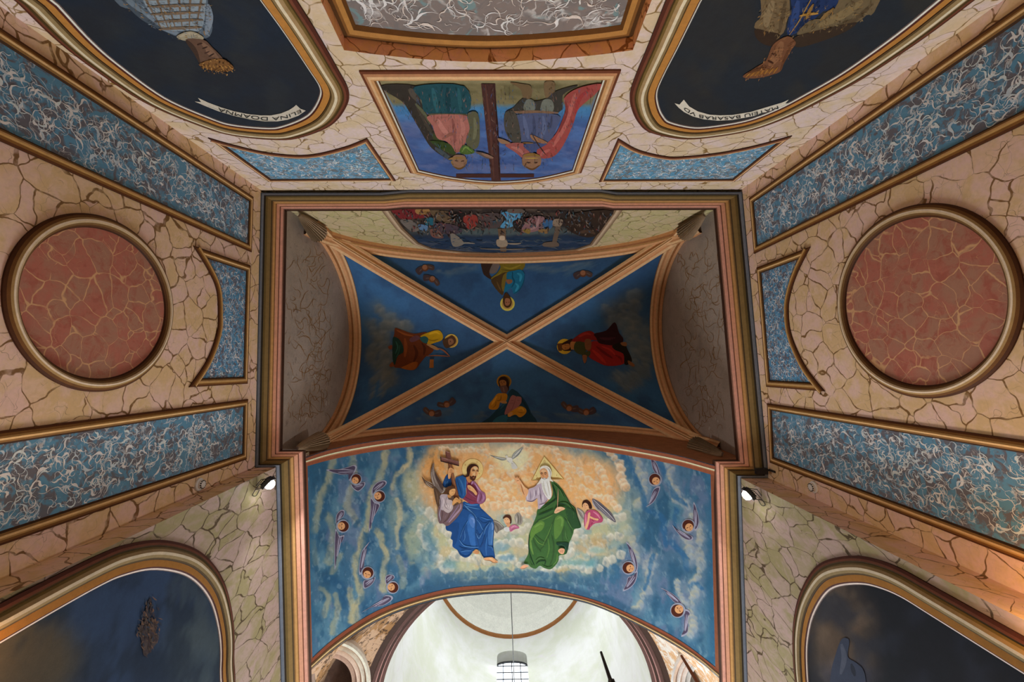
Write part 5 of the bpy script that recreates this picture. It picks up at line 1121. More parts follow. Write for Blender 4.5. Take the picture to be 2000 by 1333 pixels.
figure('painted_figure', pB, mR, Z3, [
    ('f', '1f3158', [640, -700, 700, 0, 690, 90, 680, 190, 760, 165, 880, 60, 965, 0, 1100, -700]), ('s', '31487c', [740, 0, 720, 100, 700, 170], 40), ('s', '16233e', [860, 0, 800, 80, 730, 170], 30),
    ('f', '6b5a40', [380, -700, 530, 0, 500, 125, 508, 160, 640, 195, 680, 100, 692, 0, 640, -700]), ('s', '8a785a', [600, 0, 570, 80, 560, 150], 46), ('s', '4c3e2c', [670, 0, 650, 100, 635, 180], 26),
    ('f', '33261c', [500, 158, 570, 172, 640, 192, 605, 250, 545, 242, 505, 205]),
    ('f', '655840', [1100, -700, 962, 10, 800, 112, 735, 190, 900, 155, 1045, 130, 1120, 80, 1195, 0, 1460, -700]), ('s', '84724e', [1100, 0, 980, 80, 850, 140], 46), ('s', '8a6a3a', [940, 40, 860, 110], 24), ('s', '4a3c2a', [1150, 20, 1060, 100, 960, 140], 26),
    ('f', '352a20', [720, 202, 900, 152, 1065, 118, 1002, 172, 850, 232, 730, 258]),
    ('s', '9a7a42', [840, -60, 800, 10, 745, 110, 690, 190], 6), ('s', 'a8803e', [825, 15, 800, 60, 782, 102], 18), ('s', 'a8803e', [748, 82, 800, 72, 852, 68], 15),
    ('f', '6b4730', [600, 242, 680, 195, 726, 230, 702, 272, 662, 345, 640, 392, 592, 412, 540, 425, 482, 432, 430, 420, 500, 372, 560, 330]), ('s', '8a6344', [650, 225, 620, 300, 580, 360], 50), ('s', '7d5428', [620, 380, 540, 395, 450, 415], 26), ('s', '4e301c', [700, 240, 660, 330, 640, 385], 16), ('s', '3c2214', [590, 290, 620, 300], 12), ('s', '3c2214', [570, 330, 600, 345], 12), ('s', '5c3a22', [560, 370, 500, 385, 460, 400], 14)]+[('s', '96682f', [445+i*26, 424-i*4, 470+i*26, 400-i*6], 8) for i in range(7)],
    GB*1.25, label='upside-down bearded man in a brown fur mantle with a gold cross')
scatter(pB, Z3([430, 425, 500, 370, 600, 250, 680, 200, 726, 230, 640, 392, 540, 430]), 160, ['9a6a3e', '6a442a', '4a2e1c', 'ac7a44', '7d5234'], GB*1.25, 7, 'beard_marks', mR, 6, 1.4, .04, 2.2, .4)
scatter(pB, Z3([530, 0, 500, 150, 640, 195, 900, 155, 1060, 125, 1190, 0]), 300, ['6b5a40', '84724e', '463828', '5a4a34', '8a6a3a'], GB*1.25, 8, 'fur_marks', mR, 9, 1.6, .04, 2.0, .6)
Z6b = Z(1290, 170, 7.143)
figure('scroll', pB, mR, Z6b, [('p', 'b6b1a2', [195, 215, 265, 235, 325, 165, 400, 260, 520, 330, 680, 375, 830, 385, 1000, 380, 1250, 340, 1500, 265, 1700, 205, 1790, 165, 1740, 220, 1860, 205, 1600, 300, 1300, 395, 1000, 450, 800, 460, 600, 440, 450, 400, 330, 340, 250, 275])], GB, .010)
text_on(pB, mR, 'MATEIU BASARAB VD', Z6b([1640, 268, 1450, 325, 1250, 372, 1000, 415, 800, 424, 600, 405, 450, 358, 330, 285]), 6.2, '2a2c2c', GB, .016)

# central panel: two crowned figures beside a cross
CF = [(0, .002), (0, .02), (.03, .028), (.06, .04), (.09, .05), (.12, .044), (.14, .03), (.155, .02), (.165, .004)]
CFC = ['4a2a1a', '5c3320', '9a6e4c', 'c09a72', 'a87f54', '6e4a2c', 'd8c8ae', '4a3020']
CO = path([(701, 136.5), (1213, 134.8)], [(1213, 134.8), (1135.5, 336)], [(1135.5, 336), (1055, 353.5), (967.5, 360), (880, 352), (801, 336)], [(801, 336), (701, 136.5)])[:-1]
def cc_ground(XY):
    c = Canvas(XY, '3d5484', 4, 20); c.clouds('4c6a9c', 60, 12, .48, .66, .7, 3); c.clouds('33487a', 40, 14, .5, .65, .6, 6); c.clouds('5c6488', 30, 9, .55, .7, .6, 8); c.put(1-sm(c.Y, 210, 250), '3f7aa4', .8)
    c.put(1-sm(c.Y, 200, 212), '6f6748', 1); c.clouds('5a5438', 40, 10, .45, .62, .8, 11, mask=1-sm(c.Y, 198, 210)); c.put(1-sm(c.Y, 158, 168), '857d5c', .8); return c
mC = mural_framed(pB, CO, 'panel with two crowned figures beside a tall dark cross, upside down', cc_ground, GB, CF, CFC, .045, gg=GB*1.12)
ZI = Z(720, 140, 4.1667)
figure('painted_cross', pB, mC, ZI, [('p', '3a221e', [712, 828, 1346, 828, 1346, 857, 712, 860]), ('p', '3e2622', [915, 92, 1030, 92, 1076, 882, 1000, 886]), ('s', '55362c', [950, 100, 990, 480, 1020, 870], 18), ('s', '2a1714', [1020, 100, 1050, 480, 1065, 870], 14)], GB, .010)
figure('painted_figure', pB, mC, ZI, [
    ('o', '8a6c34', [735, 725, 66, 52]), ('f', '332e28', [95, 108, 380, 108, 425, 240, 480, 345, 560, 530, 705, 640, 690, 722, 600, 682, 500, 602, 420, 472, 320, 302, 268, 232]), ('s', '5c544a', [330, 130, 380, 190, 400, 230], 60), ('s', '484238', [380, 250, 470, 420, 560, 560], 26), ('s', '3c4a24', [520, 500, 600, 590, 690, 650], 60), ('s', '6a7050', [380, 250, 450, 330, 500, 420], 26), ('s', '4a5a62', [540, 610, 620, 670, 690, 720], 34),
    ('f', '1f464e', [380, 108, 780, 108, 802, 332, 482, 332, 430, 222]), ('s', '2f6068', [520, 120, 540, 220, 560, 320], 40), ('s', '14343c', [640, 120, 650, 320], 46), ('s', '2c5a60', [730, 120, 750, 320], 34), ('s', '7a5a38', [480, 336, 650, 340, 800, 338], 22),
    ('f', '9c6258', [490, 345, 812, 348, 822, 450, 792, 562, 720, 652, 640, 562, 560, 532, 520, 432]), ('s', 'b87c70', [560, 370, 600, 450, 660, 520], 40), ('s', 'b0766a', [750, 370, 770, 460, 740, 550], 36), ('s', '74443e', [680, 370, 700, 480, 700, 570], 26), ('s', '7c5040', [600, 540, 660, 500, 715, 490], 26),
    ('f', '55543f', [802, 332, 890, 330, 902, 560, 852, 622, 790, 562, 822, 450]), ('s', '737258', [860, 360, 870, 460, 850, 560], 30), ('f', '33431f', [500, 552, 650, 572, 705, 652, 680, 662, 600, 624]), ('f', '48602c', [738, 642, 780, 582, 865, 640, 800, 662]), ('s', '6c8a3e', [760, 640, 790, 600, 840, 640], 14),
    ('f', '5c4e46', [862, 640, 930, 646, 1012, 688, 960, 694, 872, 646]), ('s', '9a7058', [920, 652, 970, 672, 1015, 690], 22), ('f', '86664f', [690, 672, 780, 672, 792, 742, 742, 776, 688, 752]), ('s', '4a3024', [700, 710, 730, 715], 10), ('s', '4a3024', [750, 716, 778, 712], 10), ('s', '8a6a34', [650, 700, 690, 690, 790, 686], 20), ('s', '5e4420', [690, 760, 740, 778, 790, 752], 14)], GB*1.25, .012, label='figure in green and rose with arm raised to the cross')
figure('painted_figure', pB, mC, ZI, [
    ('o', '8a6a30', [1325, 735, 78, 50]), ('f', '67543a', [1150, 80, 1260, 92, 1322, 112, 1322, 202, 1262, 212, 1232, 132]), ('f', '6c583e', [1430, 80, 1512, 80, 1502, 202, 1440, 202]), ('f', '38352f', [1180, 282, 1262, 205, 1330, 232, 1440, 212, 1520, 152, 1650, 110, 1700, 110, 1580, 182, 1545, 325, 1150, 318]), ('f', '6a6e64', [1282, 222, 1340, 225, 1352, 302, 1262, 302]), ('f', '6a6e64', [1420, 222, 1492, 225, 1502, 312, 1402, 312]),
    ('s', '7c5238', [1130, 322, 1340, 318, 1545, 326], 26), ('f', '4a5270', [1200, 342, 1540, 342, 1522, 462, 1462, 562, 1262, 572, 1212, 472]), ('s', '5f6a8c', [1260, 350, 1280, 440, 1300, 540], 34), ('s', '363c56', [1340, 350, 1350, 480, 1340, 560], 26), ('s', '606a88', [1420, 350, 1430, 450, 1400, 540], 34), ('s', '3a4058', [1490, 350, 1480, 450], 22), ('f', '46423a', [1112, 322, 1200, 332, 1242, 562, 1172, 562, 1108, 462]),
    ('f', '934540', [1892, 85, 1700, 122, 1592, 202, 1602, 292, 1542, 462, 1462, 562, 1372, 622, 1392, 692, 1502, 682, 1582, 592, 1662, 422, 1702, 302, 1782, 222, 1852, 162]), ('s', 'b46a60', [1680, 160, 1640, 300, 1580, 460, 1500, 600], 40), ('s', '6a2c2a', [1600, 220, 1610, 320, 1550, 480], 26), ('s', '8f2f30', [1800, 130, 1720, 200, 1680, 330], 30), ('s', 'b0645c', [1480, 620, 1420, 650, 1390, 680], 26),
    ('f', '90504a', [1110, 582, 1250, 570, 1312, 652, 1272, 702, 1190, 642]), ('s', 'b07468', [1160, 600, 1220, 620, 1270, 670], 26), ('f', '3f4a70', [1262, 580, 1450, 570, 1370, 622, 1330, 650, 1310, 640]), ('f', '86664c', [1048, 528, 1112, 545, 1152, 570, 1080, 572]), ('f', '8a6448', [1320, 498, 1452, 560, 1420, 572, 1340, 545]), ('s', '3a2a22', [1440, 662, 1380, 580, 1325, 485], 10), ('s', '7a5a34', [1250, 565, 1340, 568], 12),
    ('f', '86644a', [1262, 672, 1390, 672, 1396, 742, 1332, 782, 1258, 752]), ('s', '7c6024', [1255, 670, 1325, 660, 1395, 672], 26), ('s', 'b0903e', [1270, 690, 1380, 690], 9), ('s', '402a1e', [1285, 725, 1315, 728], 11), ('s', '402a1e', [1345, 728, 1375, 725], 11), ('s', '5e4024', [1265, 752, 1330, 782, 1392, 748], 14)], GB*1.25, .012, label='crowned figure in a rose red cloak beside the cross')

scatter(pB, ZI([100, 110, 1890, 90, 1700, 400, 1450, 760, 700, 770, 420, 470]), 700, ['3a3a44', '4c4438', '5a5248', '2f4654', '6a5046', '3f4a70', '7a5a50', '484238', '34506c'], GB*1.05, 15, 'brush_marks', mC, 9, 1.1, .05, 1.5, .35)
# lunette crucifixion
GL = GV*1.5
LF = [(0, .002), (0, .02), (.04, .035), (.08, .045), (.13, .04), (.17, .02), (.19, .004)]
LFC = ['5c4a38', '6e5a44', '86705a', '9a866e', '6a5540', '3a2c20']
LO = [(738, 398), (748, 414), (772, 445), (805, 475), (835, 487), (905, 494.5), (980, 497), (1055, 495.5), (1130, 489), (1165, 477.5), (1192, 442), (1213, 414), (1222, 398)]
def lg(XY):
    c = Canvas(XY, '241d1a', 3, 14); c.put(sm(c.Y, 446, 470), '1a2a3e', 1); c.put(c.ell(985, 452, 190, 8, .5), '45504e', .8); c.clouds('3a3028', 24, 10, .5, .66, .8, 5, mask=1-sm(c.Y, 440, 455)); c.clouds('4a4a50', 60, 5, .55, .7, .7, 8, mask=sm(c.Y, 465, 480)); c.put(1-sm(c.Y, 405, 413), '57493f', .7); return c
mU = mural_framed(pB, LO, 'dark lunette painting of a crowd and crosses above the back cornice', lg, GL, LF, LFC, .05)
ZJ = Z(730, 380, 4)
crowd = [('f', '5a1c1e', [130, 112, 330, 112, 432, 130, 420, 175, 232, 192, 180, 160]), ('f', '7a5a34', [330, 112, 430, 112, 425, 150, 340, 150]), ('f', '57504a', [205, 200, 300, 200, 355, 272, 290, 284]), ('f', '1c4a56', [400, 188, 460, 180, 472, 232, 410, 235]), ('f', '4e3e2c', [440, 120, 600, 135, 642, 190, 560, 222, 480, 182]), ('f', '1a1412', [560, 140, 720, 150, 742, 262, 660, 250, 620, 190]), ('f', '6c2922', [715, 160, 800, 160, 808, 232, 742, 268, 700, 205]), ('f', '3a2e34', [470, 222, 620, 232, 692, 282, 600, 312, 500, 284]), ('f', '5a3c34', [440, 270, 500, 270, 545, 335, 460, 330]), ('f', '645c52', [600, 302, 655, 322, 705, 382, 620, 402]), ('s', '6a645a', [660, 385, 720, 375, 790, 380], 12), ('f', '46607a', [350, 230, 420, 240, 410, 280, 360, 270]),
         ('f', '3c3230', [830, 150, 1000, 150, 980, 250, 840, 250]), ('f', '3f6e8a', [1000, 135, 1160, 130, 1092, 242, 988, 252, 1032, 182]), ('s', '6490a8', [1100, 150, 1060, 200, 1020, 240], 18), ('p', '55402f', [968, 262, 1030, 262, 1036, 442, 990, 442]), ('f', '7c6c5a', [962, 348, 1036, 352, 1040, 400, 970, 402]), ('f', '9a8670', [985, 320, 1020, 320, 1022, 350, 984, 350]), ('s', '7a6c5c', [1040, 378, 1100, 382, 1150, 378], 12), ('s', '5c5248', [830, 418, 1000, 425, 1190, 420], 10),
         ('f', '211a17', [1090, 200, 1232, 182, 1182, 292, 1110, 272]), ('f', '6a4c4c', [1230, 172, 1332, 172, 1312, 262, 1202, 292, 1150, 272]), ('s', '8a6a66', [1290, 180, 1270, 240, 1220, 270], 20), ('f', '2c4a6a', [1330, 190, 1402, 200, 1382, 262, 1320, 252]), ('f', '6a5426', [1160, 272, 1222, 262, 1212, 302]), ('f', '6a5030', [1280, 275, 1370, 255, 1350, 300]), ('f', '6c5c4c', [1410, 185, 1475, 190, 1460, 240, 1400, 235]), ('p', '4e4034', [1420, 242, 1462, 242, 1422, 392, 1390, 382]), ('f', '54463a', [1330, 370, 1430, 365, 1440, 400, 1330, 400]), ('f', '281d16', [1530, 150, 1870, 122, 1722, 322, 1520, 272]), ('s', '4a3628', [1600, 290, 1680, 280, 1730, 300], 30), ('f', '4a4038', [1050, 105, 1160, 105, 1170, 135, 1060, 135])]
figure('painted_crowd', pB, mU, ZJ, crowd, GL, .008)
scatter(pB, ZJ([130, 112, 1870, 118, 1740, 300, 1480, 290, 1000, 300, 700, 300, 480, 330, 330, 300]), 620, ['2a2220', '4a3c34', '5e4c40', '1c1614', '57504a', '3c2a26', '6a5a4c', '33404c', '5a2a26', '2c3a3c'], GL, 12, 'brush_marks', mU, 9, 2.2, .03, 1.4, .7)
scatter(pB, ZJ([350, 340, 1700, 340, 1600, 430, 1000, 455, 450, 420]), 160, ['1c2c3e', '24384c', '3c4448', '4c5052', '141f2c'], GL, 13, 'sky_marks', mU, 16, 1.4, .008, 0, .15)

# passage walls
PLp = [(0, 1178), (105, 1125), (193, 1083), (245, 1064), (308, 1055), (368, 1067.5), (406.5, 1094), (434.5, 1136), (450, 1192), (455.5, 1251.5), (452, 1333)]
def pg_left(XY):
    c = Canvas(XY, '24334a', 8, 40); c.clouds('2c3f5c', 60, 80, .45, .6, .8, 3); c.put(c.ell(45, 1290, 110, 90, .35), '4a4336', .95); c.put(c.ell(385, 1290, 60, 90, .5), '3a464c', .8); c.clouds('3f4a50', 30, 50, .5, .65, .6, 7, mask=sm(c.X, 300, 360)); c.clouds('1a2636', 40, 60, .52, .66, .6, 9); return c
GQ = GP*.9
mPL = mural_framed(pPL, None, 'dark blue arched mural with a small brown cherub on the left passage wall', pg_left, GQ, step=.08, ab=legs(pPL, cat(PLp, False, 5), CAM[2]+1.6, 4.25))
figure('painted_cherub', pPL, mPL, Z(0, 866, 2.854), [('f', '35323a', [832, 862, 845, 930, 828, 985, 800, 1010, 800, 950]), ('f', '443a3a', [790, 1000, 840, 975, 872, 1010, 862, 1060, 880, 1090, 850, 1140, 800, 1190, 785, 1110, 770, 1050]), ('s', '6a503f', [800, 1030, 840, 1020, 850, 1060], 20), ('s', '33282a', [790, 1080, 830, 1100, 820, 1150], 18)], GQ, .010)
scatter(pPL, [(270, 1190), (300, 1165), (312, 1210), (305, 1255), (280, 1285), (265, 1235)], 160, ['5a463a', '3a3238', '6a5040', '2c3442', '4a4038'], GQ, 31, 'brush_marks', mPL, 11, 3.0, .016, 1.2, .6)
PRp = [(1556, 1333), (1550.5, 1269), (1552, 1216), (1563, 1164), (1587, 1118), (1615, 1095.5), (1661, 1086), (1703, 1090), (1755.5, 1108), (1825.6, 1146), (2000, 1242.7)]
def pg_right(XY):
    c = Canvas(XY, '1a1d24', 8, 40); c.put(c.ell(1640, 1240, 62, 110, .6, -.2), '54463a', .95); c.clouds('6a5a4a', 26, 40, .5, .66, .6, 3, mask=c.ell(1640, 1240, 62, 110, .5)); c.clouds('252a36', 60, 60, .5, .66, .7, 6); c.put(c.ell(1655, 1320, 50, 30, .6), '3f4150', .7); return c
mPR = mural_framed(pPR, None, 'near-black arched mural with a brown cloud on the right passage wall', pg_right, GQ, step=.08, ab=legs(pPR, cat(PRp, False, 5)[::-1], CAM[2]+1.6, 4.25))
figure('painted_figure', pPR, mPR, Z(1300, 866, 2.854), [('f', '363d4e', [950, 1185, 985, 1095, 1028, 1100, 1020, 1190, 1062, 1222, 1105, 1262, 1120, 1333, 1100, 1420, 930, 1420, 925, 1290]), ('s', '545a68', [985, 1120, 1000, 1200, 980, 1290], 30), ('s', '22262e', [1040, 1230, 1060, 1300], 24)], GQ, .010)

# ------------------------------------------------------------------ painted vault cells and their figures
def cell_paint(kind, XY):
    c = Canvas(XY, '213a56', 5, 24); c.clouds('254565', 60, 60, .45, .62, .7, 5); c.clouds('1d3149', 34, 34, .5, .66, .6, 8)
    if kind == 'L':
        for P, r in (([(735, 600), (755, 615), (775, 640), (790, 640)], 12), ([(722, 630), (735, 660), (730, 700), (745, 730), (760, 745)], 13), ([(750, 640), (755, 690), (760, 720)], 14), ([(730, 745), (727, 770)], 6), ([(750, 755), (745, 770)], 5)):
            c.line(P, r*1.4, '41423f', .5, .8); c.puffs(P, r, '64625a', '45453f', .6, int(P[0][1]))
    if kind == 'R':
        for P, r in (([(1180, 600), (1195, 610), (1200, 630)], 12), ([(1240, 580), (1235, 610), (1255, 640), (1262, 680), (1255, 720), (1245, 745)], 14), ([(1215, 600), (1225, 640), (1240, 680), (1235, 730)], 14), ([(1200, 735), (1215, 745), (1225, 755)], 10)):
            c.line(P, r*1.4, '3d4244', .5, .8); c.puffs(P, r, '5e615e', '424646', .6, int(P[0][1]))
    if kind == 'F':
        for P in ([(930, 815), (940, 808), (950, 815)], [(1040, 810), (1052, 815), (1065, 825)], [(820, 815), (850, 812), (880, 806)], [(1090, 812), (1130, 814), (1165, 808)]): c.puffs(P, 7, '3f4a50', '2c3c4c', .8, int(P[0][0]))
    if kind == 'B':
        for P in ([(855, 530), (880, 536), (905, 528), (930, 522)], [(1030, 520), (1070, 530), (1110, 525), (1150, 518)]): c.puffs(P, 7, '4a5458', '2e4458', .7, int(P[0][0]))
    return c
for k_ in 'LRBF':
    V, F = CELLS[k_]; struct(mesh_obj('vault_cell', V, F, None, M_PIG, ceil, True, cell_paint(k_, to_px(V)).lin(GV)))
def vmural(label, px, py): return thing('vault_mural', label, 'mural', SV.proj(px, py, 0))
def vcherub(par, x, y, r, a):
    ca, sa = math.cos(math.radians(a)), math.sin(math.radians(a))
    r = r*7.5
    def R(l): return [v for p in flat(l) for v in (x*10+(p[0]*ca-p[1]*sa)*r, y*10+(p[0]*sa+p[1]*ca)*r)]
    figure('painted_cherub', SV, par, Z(0, 0, 10), [('f', '3a2c28', R([-4, -3, -18, -13, -24, -4, -13, 5, -3, 6])), ('f', '33282a', R([4, -3, 20, -12, 26, 2, 14, 8, 3, 6])), ('s', '5a4a40', R([-8, 1, -18, -6]), 26), ('s', '52443c', R([8, 1, 18, -4]), 26), ('o', '4a2c1c', [x*10, y*10, 9*r]), ('o', '6e4a34', [x*10-sa*2.2*r, y*10+ca*2.2*r, 6.6*r])], GV*1.2, .012)
ZK, ZL, ZM, ZN = Z(920, 500, 11.107), Z(740, 620, 10.256), Z(1070, 610, 9.52), Z(920, 720, 11.106)
vB = vmural('haloed figure in olive and blue on the vault next to the back rib', 990, 560)
figure('painted_figure', SV, vB, ZK, [
    ('@halo',), ('o', 'c0923e', [790, 1040, 158]), ('o', '8a6a3a', [790, 1040, 120]), ('@',), ('f', '2a1d16', [230, 130, 500, 130, 440, 250, 400, 400, 482, 500, 440, 522, 300, 432, 250, 342]), ('f', '564c46', [500, 130, 640, 130, 560, 342, 460, 390, 398, 342]), ('f', '5c5018', [640, 130, 1142, 140, 1110, 312, 900, 322, 640, 422, 520, 512, 430, 492, 560, 382, 640, 252]), ('s', '7c6c22', [700, 240, 860, 280, 1080, 200], 40), ('s', '3c3410', [660, 300, 840, 320, 1060, 290], 26), ('s', '706220', [480, 460, 580, 420, 660, 350], 30),
    ('f', '3a2a16', [440, 522, 640, 400, 772, 362, 760, 482, 722, 702, 690, 852, 600, 792, 490, 652]), ('s', '5a4422', [560, 560, 600, 660, 650, 760], 30), ('f', '5a4c1c', [700, 422, 792, 382, 742, 602, 702, 782, 660, 642]), ('f', '14506a', [790, 362, 950, 322, 1080, 302, 1162, 402, 1150, 562, 1062, 742, 930, 832, 870, 702, 740, 800, 720, 720, 790, 560, 900, 542, 780, 502]), ('s', '2c7a94', [1000, 380, 1080, 430, 1060, 560], 60), ('s', '2a7690', [960, 600, 1020, 660, 960, 780], 50), ('s', '0c2c3c', [900, 340, 900, 470, 940, 560, 880, 690], 30), ('s', '0c2c3c', [1160, 420, 1140, 570, 1050, 740, 930, 830], 20), ('f', '6a4630', [760, 520, 880, 520, 890, 580, 800, 612]),
    ('f', '34200f', [690, 1000, 700, 902, 760, 802, 850, 902, 882, 1002, 860, 1092, 790, 1132, 720, 1092]), ('f', '764c34', [742, 932, 832, 932, 852, 1022, 802, 1082, 742, 1062]), ('s', '3a2012', [750, 1010, 785, 1015], 14), ('s', '3a2012', [805, 1015, 840, 1008], 14)], GV*1.22, .010, label='haloed figure in olive and blue')
vcherub(vB, 830, 524, 1.0, 160); vcherub(vB, 844, 546, .95, 200); vcherub(vB, 1139, 535, 1.0, 170)
vL = vmural('haloed figure in rust and yellow holding a harp, painted on the left vault cell', 835, 680)
figure('painted_figure', SV, vL, ZL, [
    ('@halo',), ('o', 'b8863c', [1450, 475, 138]), ('o', '8a6434', [1450, 475, 112]), ('@',), ('f', '4a220e', [330, 215, 450, 250, 700, 330, 950, 300, 1000, 420, 960, 540, 1100, 650, 1000, 760, 930, 800, 850, 900, 700, 1062, 420, 1022, 305, 992, 300, 800, 280, 500, 310, 330]), ('s', '6a3414', [520, 420, 540, 600, 520, 800], 70), ('s', '2a1006', [700, 560, 760, 720, 700, 900], 60), ('s', '2a1006', [860, 520, 920, 620, 900, 760], 50), ('f', '6c3810', [560, 962, 700, 900, 782, 922, 700, 1062, 450, 1022]), ('s', '623014', [360, 260, 520, 340, 700, 380], 40), ('f', '13251d', [290, 400, 400, 432, 480, 562, 490, 702, 380, 782, 322, 962, 280, 842, 275, 562]), ('s', '264a3c', [340, 480, 380, 600, 330, 740], 30), ('s', '204034', [420, 560, 400, 700, 340, 820], 24),
    ('f', '8a6a0c', [830, 382, 1000, 302, 1180, 258, 1272, 332, 1270, 452, 1100, 522, 980, 545, 960, 422]), ('s', 'a8841c', [1000, 340, 1140, 300, 1220, 340], 44), ('s', '5a4208', [960, 430, 1080, 470, 1200, 440], 26), ('f', '1c3e3c', [820, 422, 920, 380, 992, 432, 962, 522, 880, 502]), ('f', '4a2c30', [620, 432, 760, 362, 822, 432, 660, 502]), ('f', '7c5c3a', [950, 545, 1080, 560, 1210, 640, 1130, 655]), ('f', '3c281a', [1280, 470, 1400, 402, 1470, 366, 1542, 450, 1522, 532, 1400, 612, 1320, 602]), ('f', '6c4a34', [1390, 450, 1470, 430, 1500, 510, 1410, 560]), ('s', '26160e', [1430, 470, 1440, 500], 14),
    ('@harp',), ('s', '6e3e24', [1170, 620, 1290, 665, 1425, 790], 30), ('s', '6e3a1a', [950, 782, 1180, 772, 1425, 792], 24), ('@scroll',), ('p', '7c4c22', [1022, 850, 1100, 850, 1098, 1022, 1012, 1022]), ('p', '1e3244', [1030, 795, 1110, 795, 1102, 850, 1024, 850]), ('@foot',), ('f', '5a2e1c', [190, 590, 265, 560, 262, 640, 210, 640]), ('@foot',), ('f', '5a2e18', [215, 960, 280, 900, 300, 990, 230, 1000])], GV*1.22, .010, label='haloed king with a harp')
vR = vmural('crowned haloed figure in red painted on the right vault cell', 1160, 680)
figure('painted_figure', SV, vR, ZM, [
    ('@halo',), ('o', 'ae8022', [310, 640, 143]), ('@',), ('p', '4a2c12', [170, 588, 262, 578, 262, 722, 195, 722]), ('f', '22110a', [250, 590, 420, 500, 460, 510, 440, 560, 430, 690, 480, 720, 440, 720, 300, 722, 238, 652]), ('f', '845428', [258, 622, 380, 588, 412, 642, 380, 692, 290, 702]), ('s', '3c2010', [320, 630, 325, 600], 12), ('s', '3c2010', [320, 680, 325, 655], 12), ('f', '84562c', [420, 560, 520, 556, 520, 690, 430, 680]),
    ('f', '601713', [440, 532, 600, 402, 760, 348, 862, 392, 922, 522, 800, 522, 680, 562, 520, 552]), ('s', '84241a', [560, 470, 700, 400, 800, 420], 50), ('f', '2e3019', [520, 556, 682, 572, 722, 702, 622, 795, 488, 712]), ('f', '6c1512', [800, 562, 930, 542, 1180, 602, 1240, 702, 1400, 782, 1412, 962, 1110, 1005, 900, 922, 770, 842, 735, 732]), ('s', '8e2216', [820, 700, 950, 820, 1080, 960], 60), ('s', '420a0a', [900, 640, 1050, 760, 1200, 860], 50), ('s', '8a2018', [1000, 640, 1150, 700, 1250, 800], 36), ('s', '4a0c0a', [1250, 800, 1350, 860, 1380, 950], 40),
    ('f', '210d11', [860, 402, 1080, 342, 1242, 186, 1322, 382, 1402, 502, 1340, 622, 1200, 622, 960, 582, 900, 482]), ('s', '3c1a22', [960, 480, 1100, 500, 1250, 480], 50), ('f', '16110c', [1200, 622, 1400, 562, 1482, 702, 1562, 902, 1482, 982, 1422, 962, 1400, 782, 1240, 702]), ('f', '64422a', [1348, 572, 1450, 560, 1462, 632, 1380, 622]), ('f', '643f26', [1490, 902, 1602, 972, 1592, 1022, 1500, 972]), ('f', '5e3822', [690, 512, 800, 522, 792, 692, 700, 692]), ('f', '2c2e18', [640, 780, 780, 720, 770, 820, 650, 830]), ('f', '643e26', [640, 812, 722, 812, 712, 922, 670, 952])], GV*1.22, .010, label='crowned haloed king in red')
vF = vmural('haloed bearded man holding stone tablets, painted on the vault above the arch', 985, 790)
figure('painted_figure', SV, vF, ZN, [
    ('@halo',), ('o', '7a5414', [715, 285, 160, 150]), ('o', '4a3a18', [715, 290, 132, 122]), ('@',), ('f', '20110a', [598, 300, 620, 210, 680, 178, 750, 190, 812, 262, 825, 420, 790, 490, 640, 452]), ('f', '744a26', [620, 272, 700, 250, 762, 292, 752, 382, 660, 402, 625, 340]), ('s', '2a160c', [635, 300, 670, 296], 14), ('s', '2a160c', [695, 296, 735, 298], 14), ('s', '4c2c18', [675, 310, 672, 350], 12), ('f', '4a342e', [632, 390, 700, 372, 762, 372, 802, 452, 762, 545, 680, 532, 640, 472]), ('s', '6c524a', [690, 400, 710, 470, 720, 520], 20),
    ('f', '142c38', [870, 452, 960, 480, 1040, 542, 1200, 742, 1300, 962, 1372, 1215, 270, 1215, 400, 1062, 560, 892, 700, 762, 760, 622]), ('s', '214a58', [820, 600, 780, 700, 640, 880], 40), ('s', '0c1c26', [1040, 600, 1180, 800, 1280, 1000], 40), ('f', '1d4858', [560, 1062, 760, 1012, 802, 1195, 470, 1195]), ('s', '0e2430', [600, 1000, 700, 900, 740, 860], 36), ('f', '1b3a48', [800, 1080, 960, 1060, 1060, 1195, 800, 1195]),
    ('f', '8a5c14', [560, 560, 640, 538, 782, 562, 760, 702, 640, 722, 600, 842, 540, 892, 400, 882, 392, 782, 480, 662]), ('s', 'ac7a22', [560, 600, 500, 700, 440, 800], 50), ('s', '52320a', [650, 580, 640, 680, 560, 700], 26), ('s', '5a380c', [540, 710, 530, 800, 470, 860], 20), ('f', '8a6234', [620, 722, 740, 700, 782, 752, 700, 762]),
    ('@stone_tablets',), ('f', '734a48', [880, 590, 970, 600, 985, 625, 1000, 605, 1085, 625, 1095, 700, 1080, 760, 1010, 842, 880, 942, 740, 1005, 735, 932, 800, 762]), ('s', '543230', [975, 620, 930, 780, 860, 930], 10), ('s', '553432', [850, 700, 940, 690], 8), ('s', '553432', [835, 760, 920, 750], 8), ('s', '553432', [990, 690, 1070, 700], 8), ('@sleeve',), ('f', '906214', [980, 862, 1080, 818, 1192, 882, 1182, 982, 1062, 1062, 960, 1002, 820, 1055, 798, 985, 900, 912]), ('s', 'b4842a', [1020, 880, 1100, 860, 1150, 920], 40), ('s', '5a380c', [1000, 940, 1080, 960, 1150, 960], 18), ('f', '946a38', [800, 985, 890, 950, 900, 1000, 840, 1052])], GV*1.22, .010, label='bearded man in yellow and blue green with pink tablets')
vcherub(vF, 843, 807, 1.0, 10); vcherub(vF, 872, 790, 1.0, -20); vcherub(vF, 1112, 797, 1.0, 15); vcherub(vF, 1145, 805, 1.0, -5)
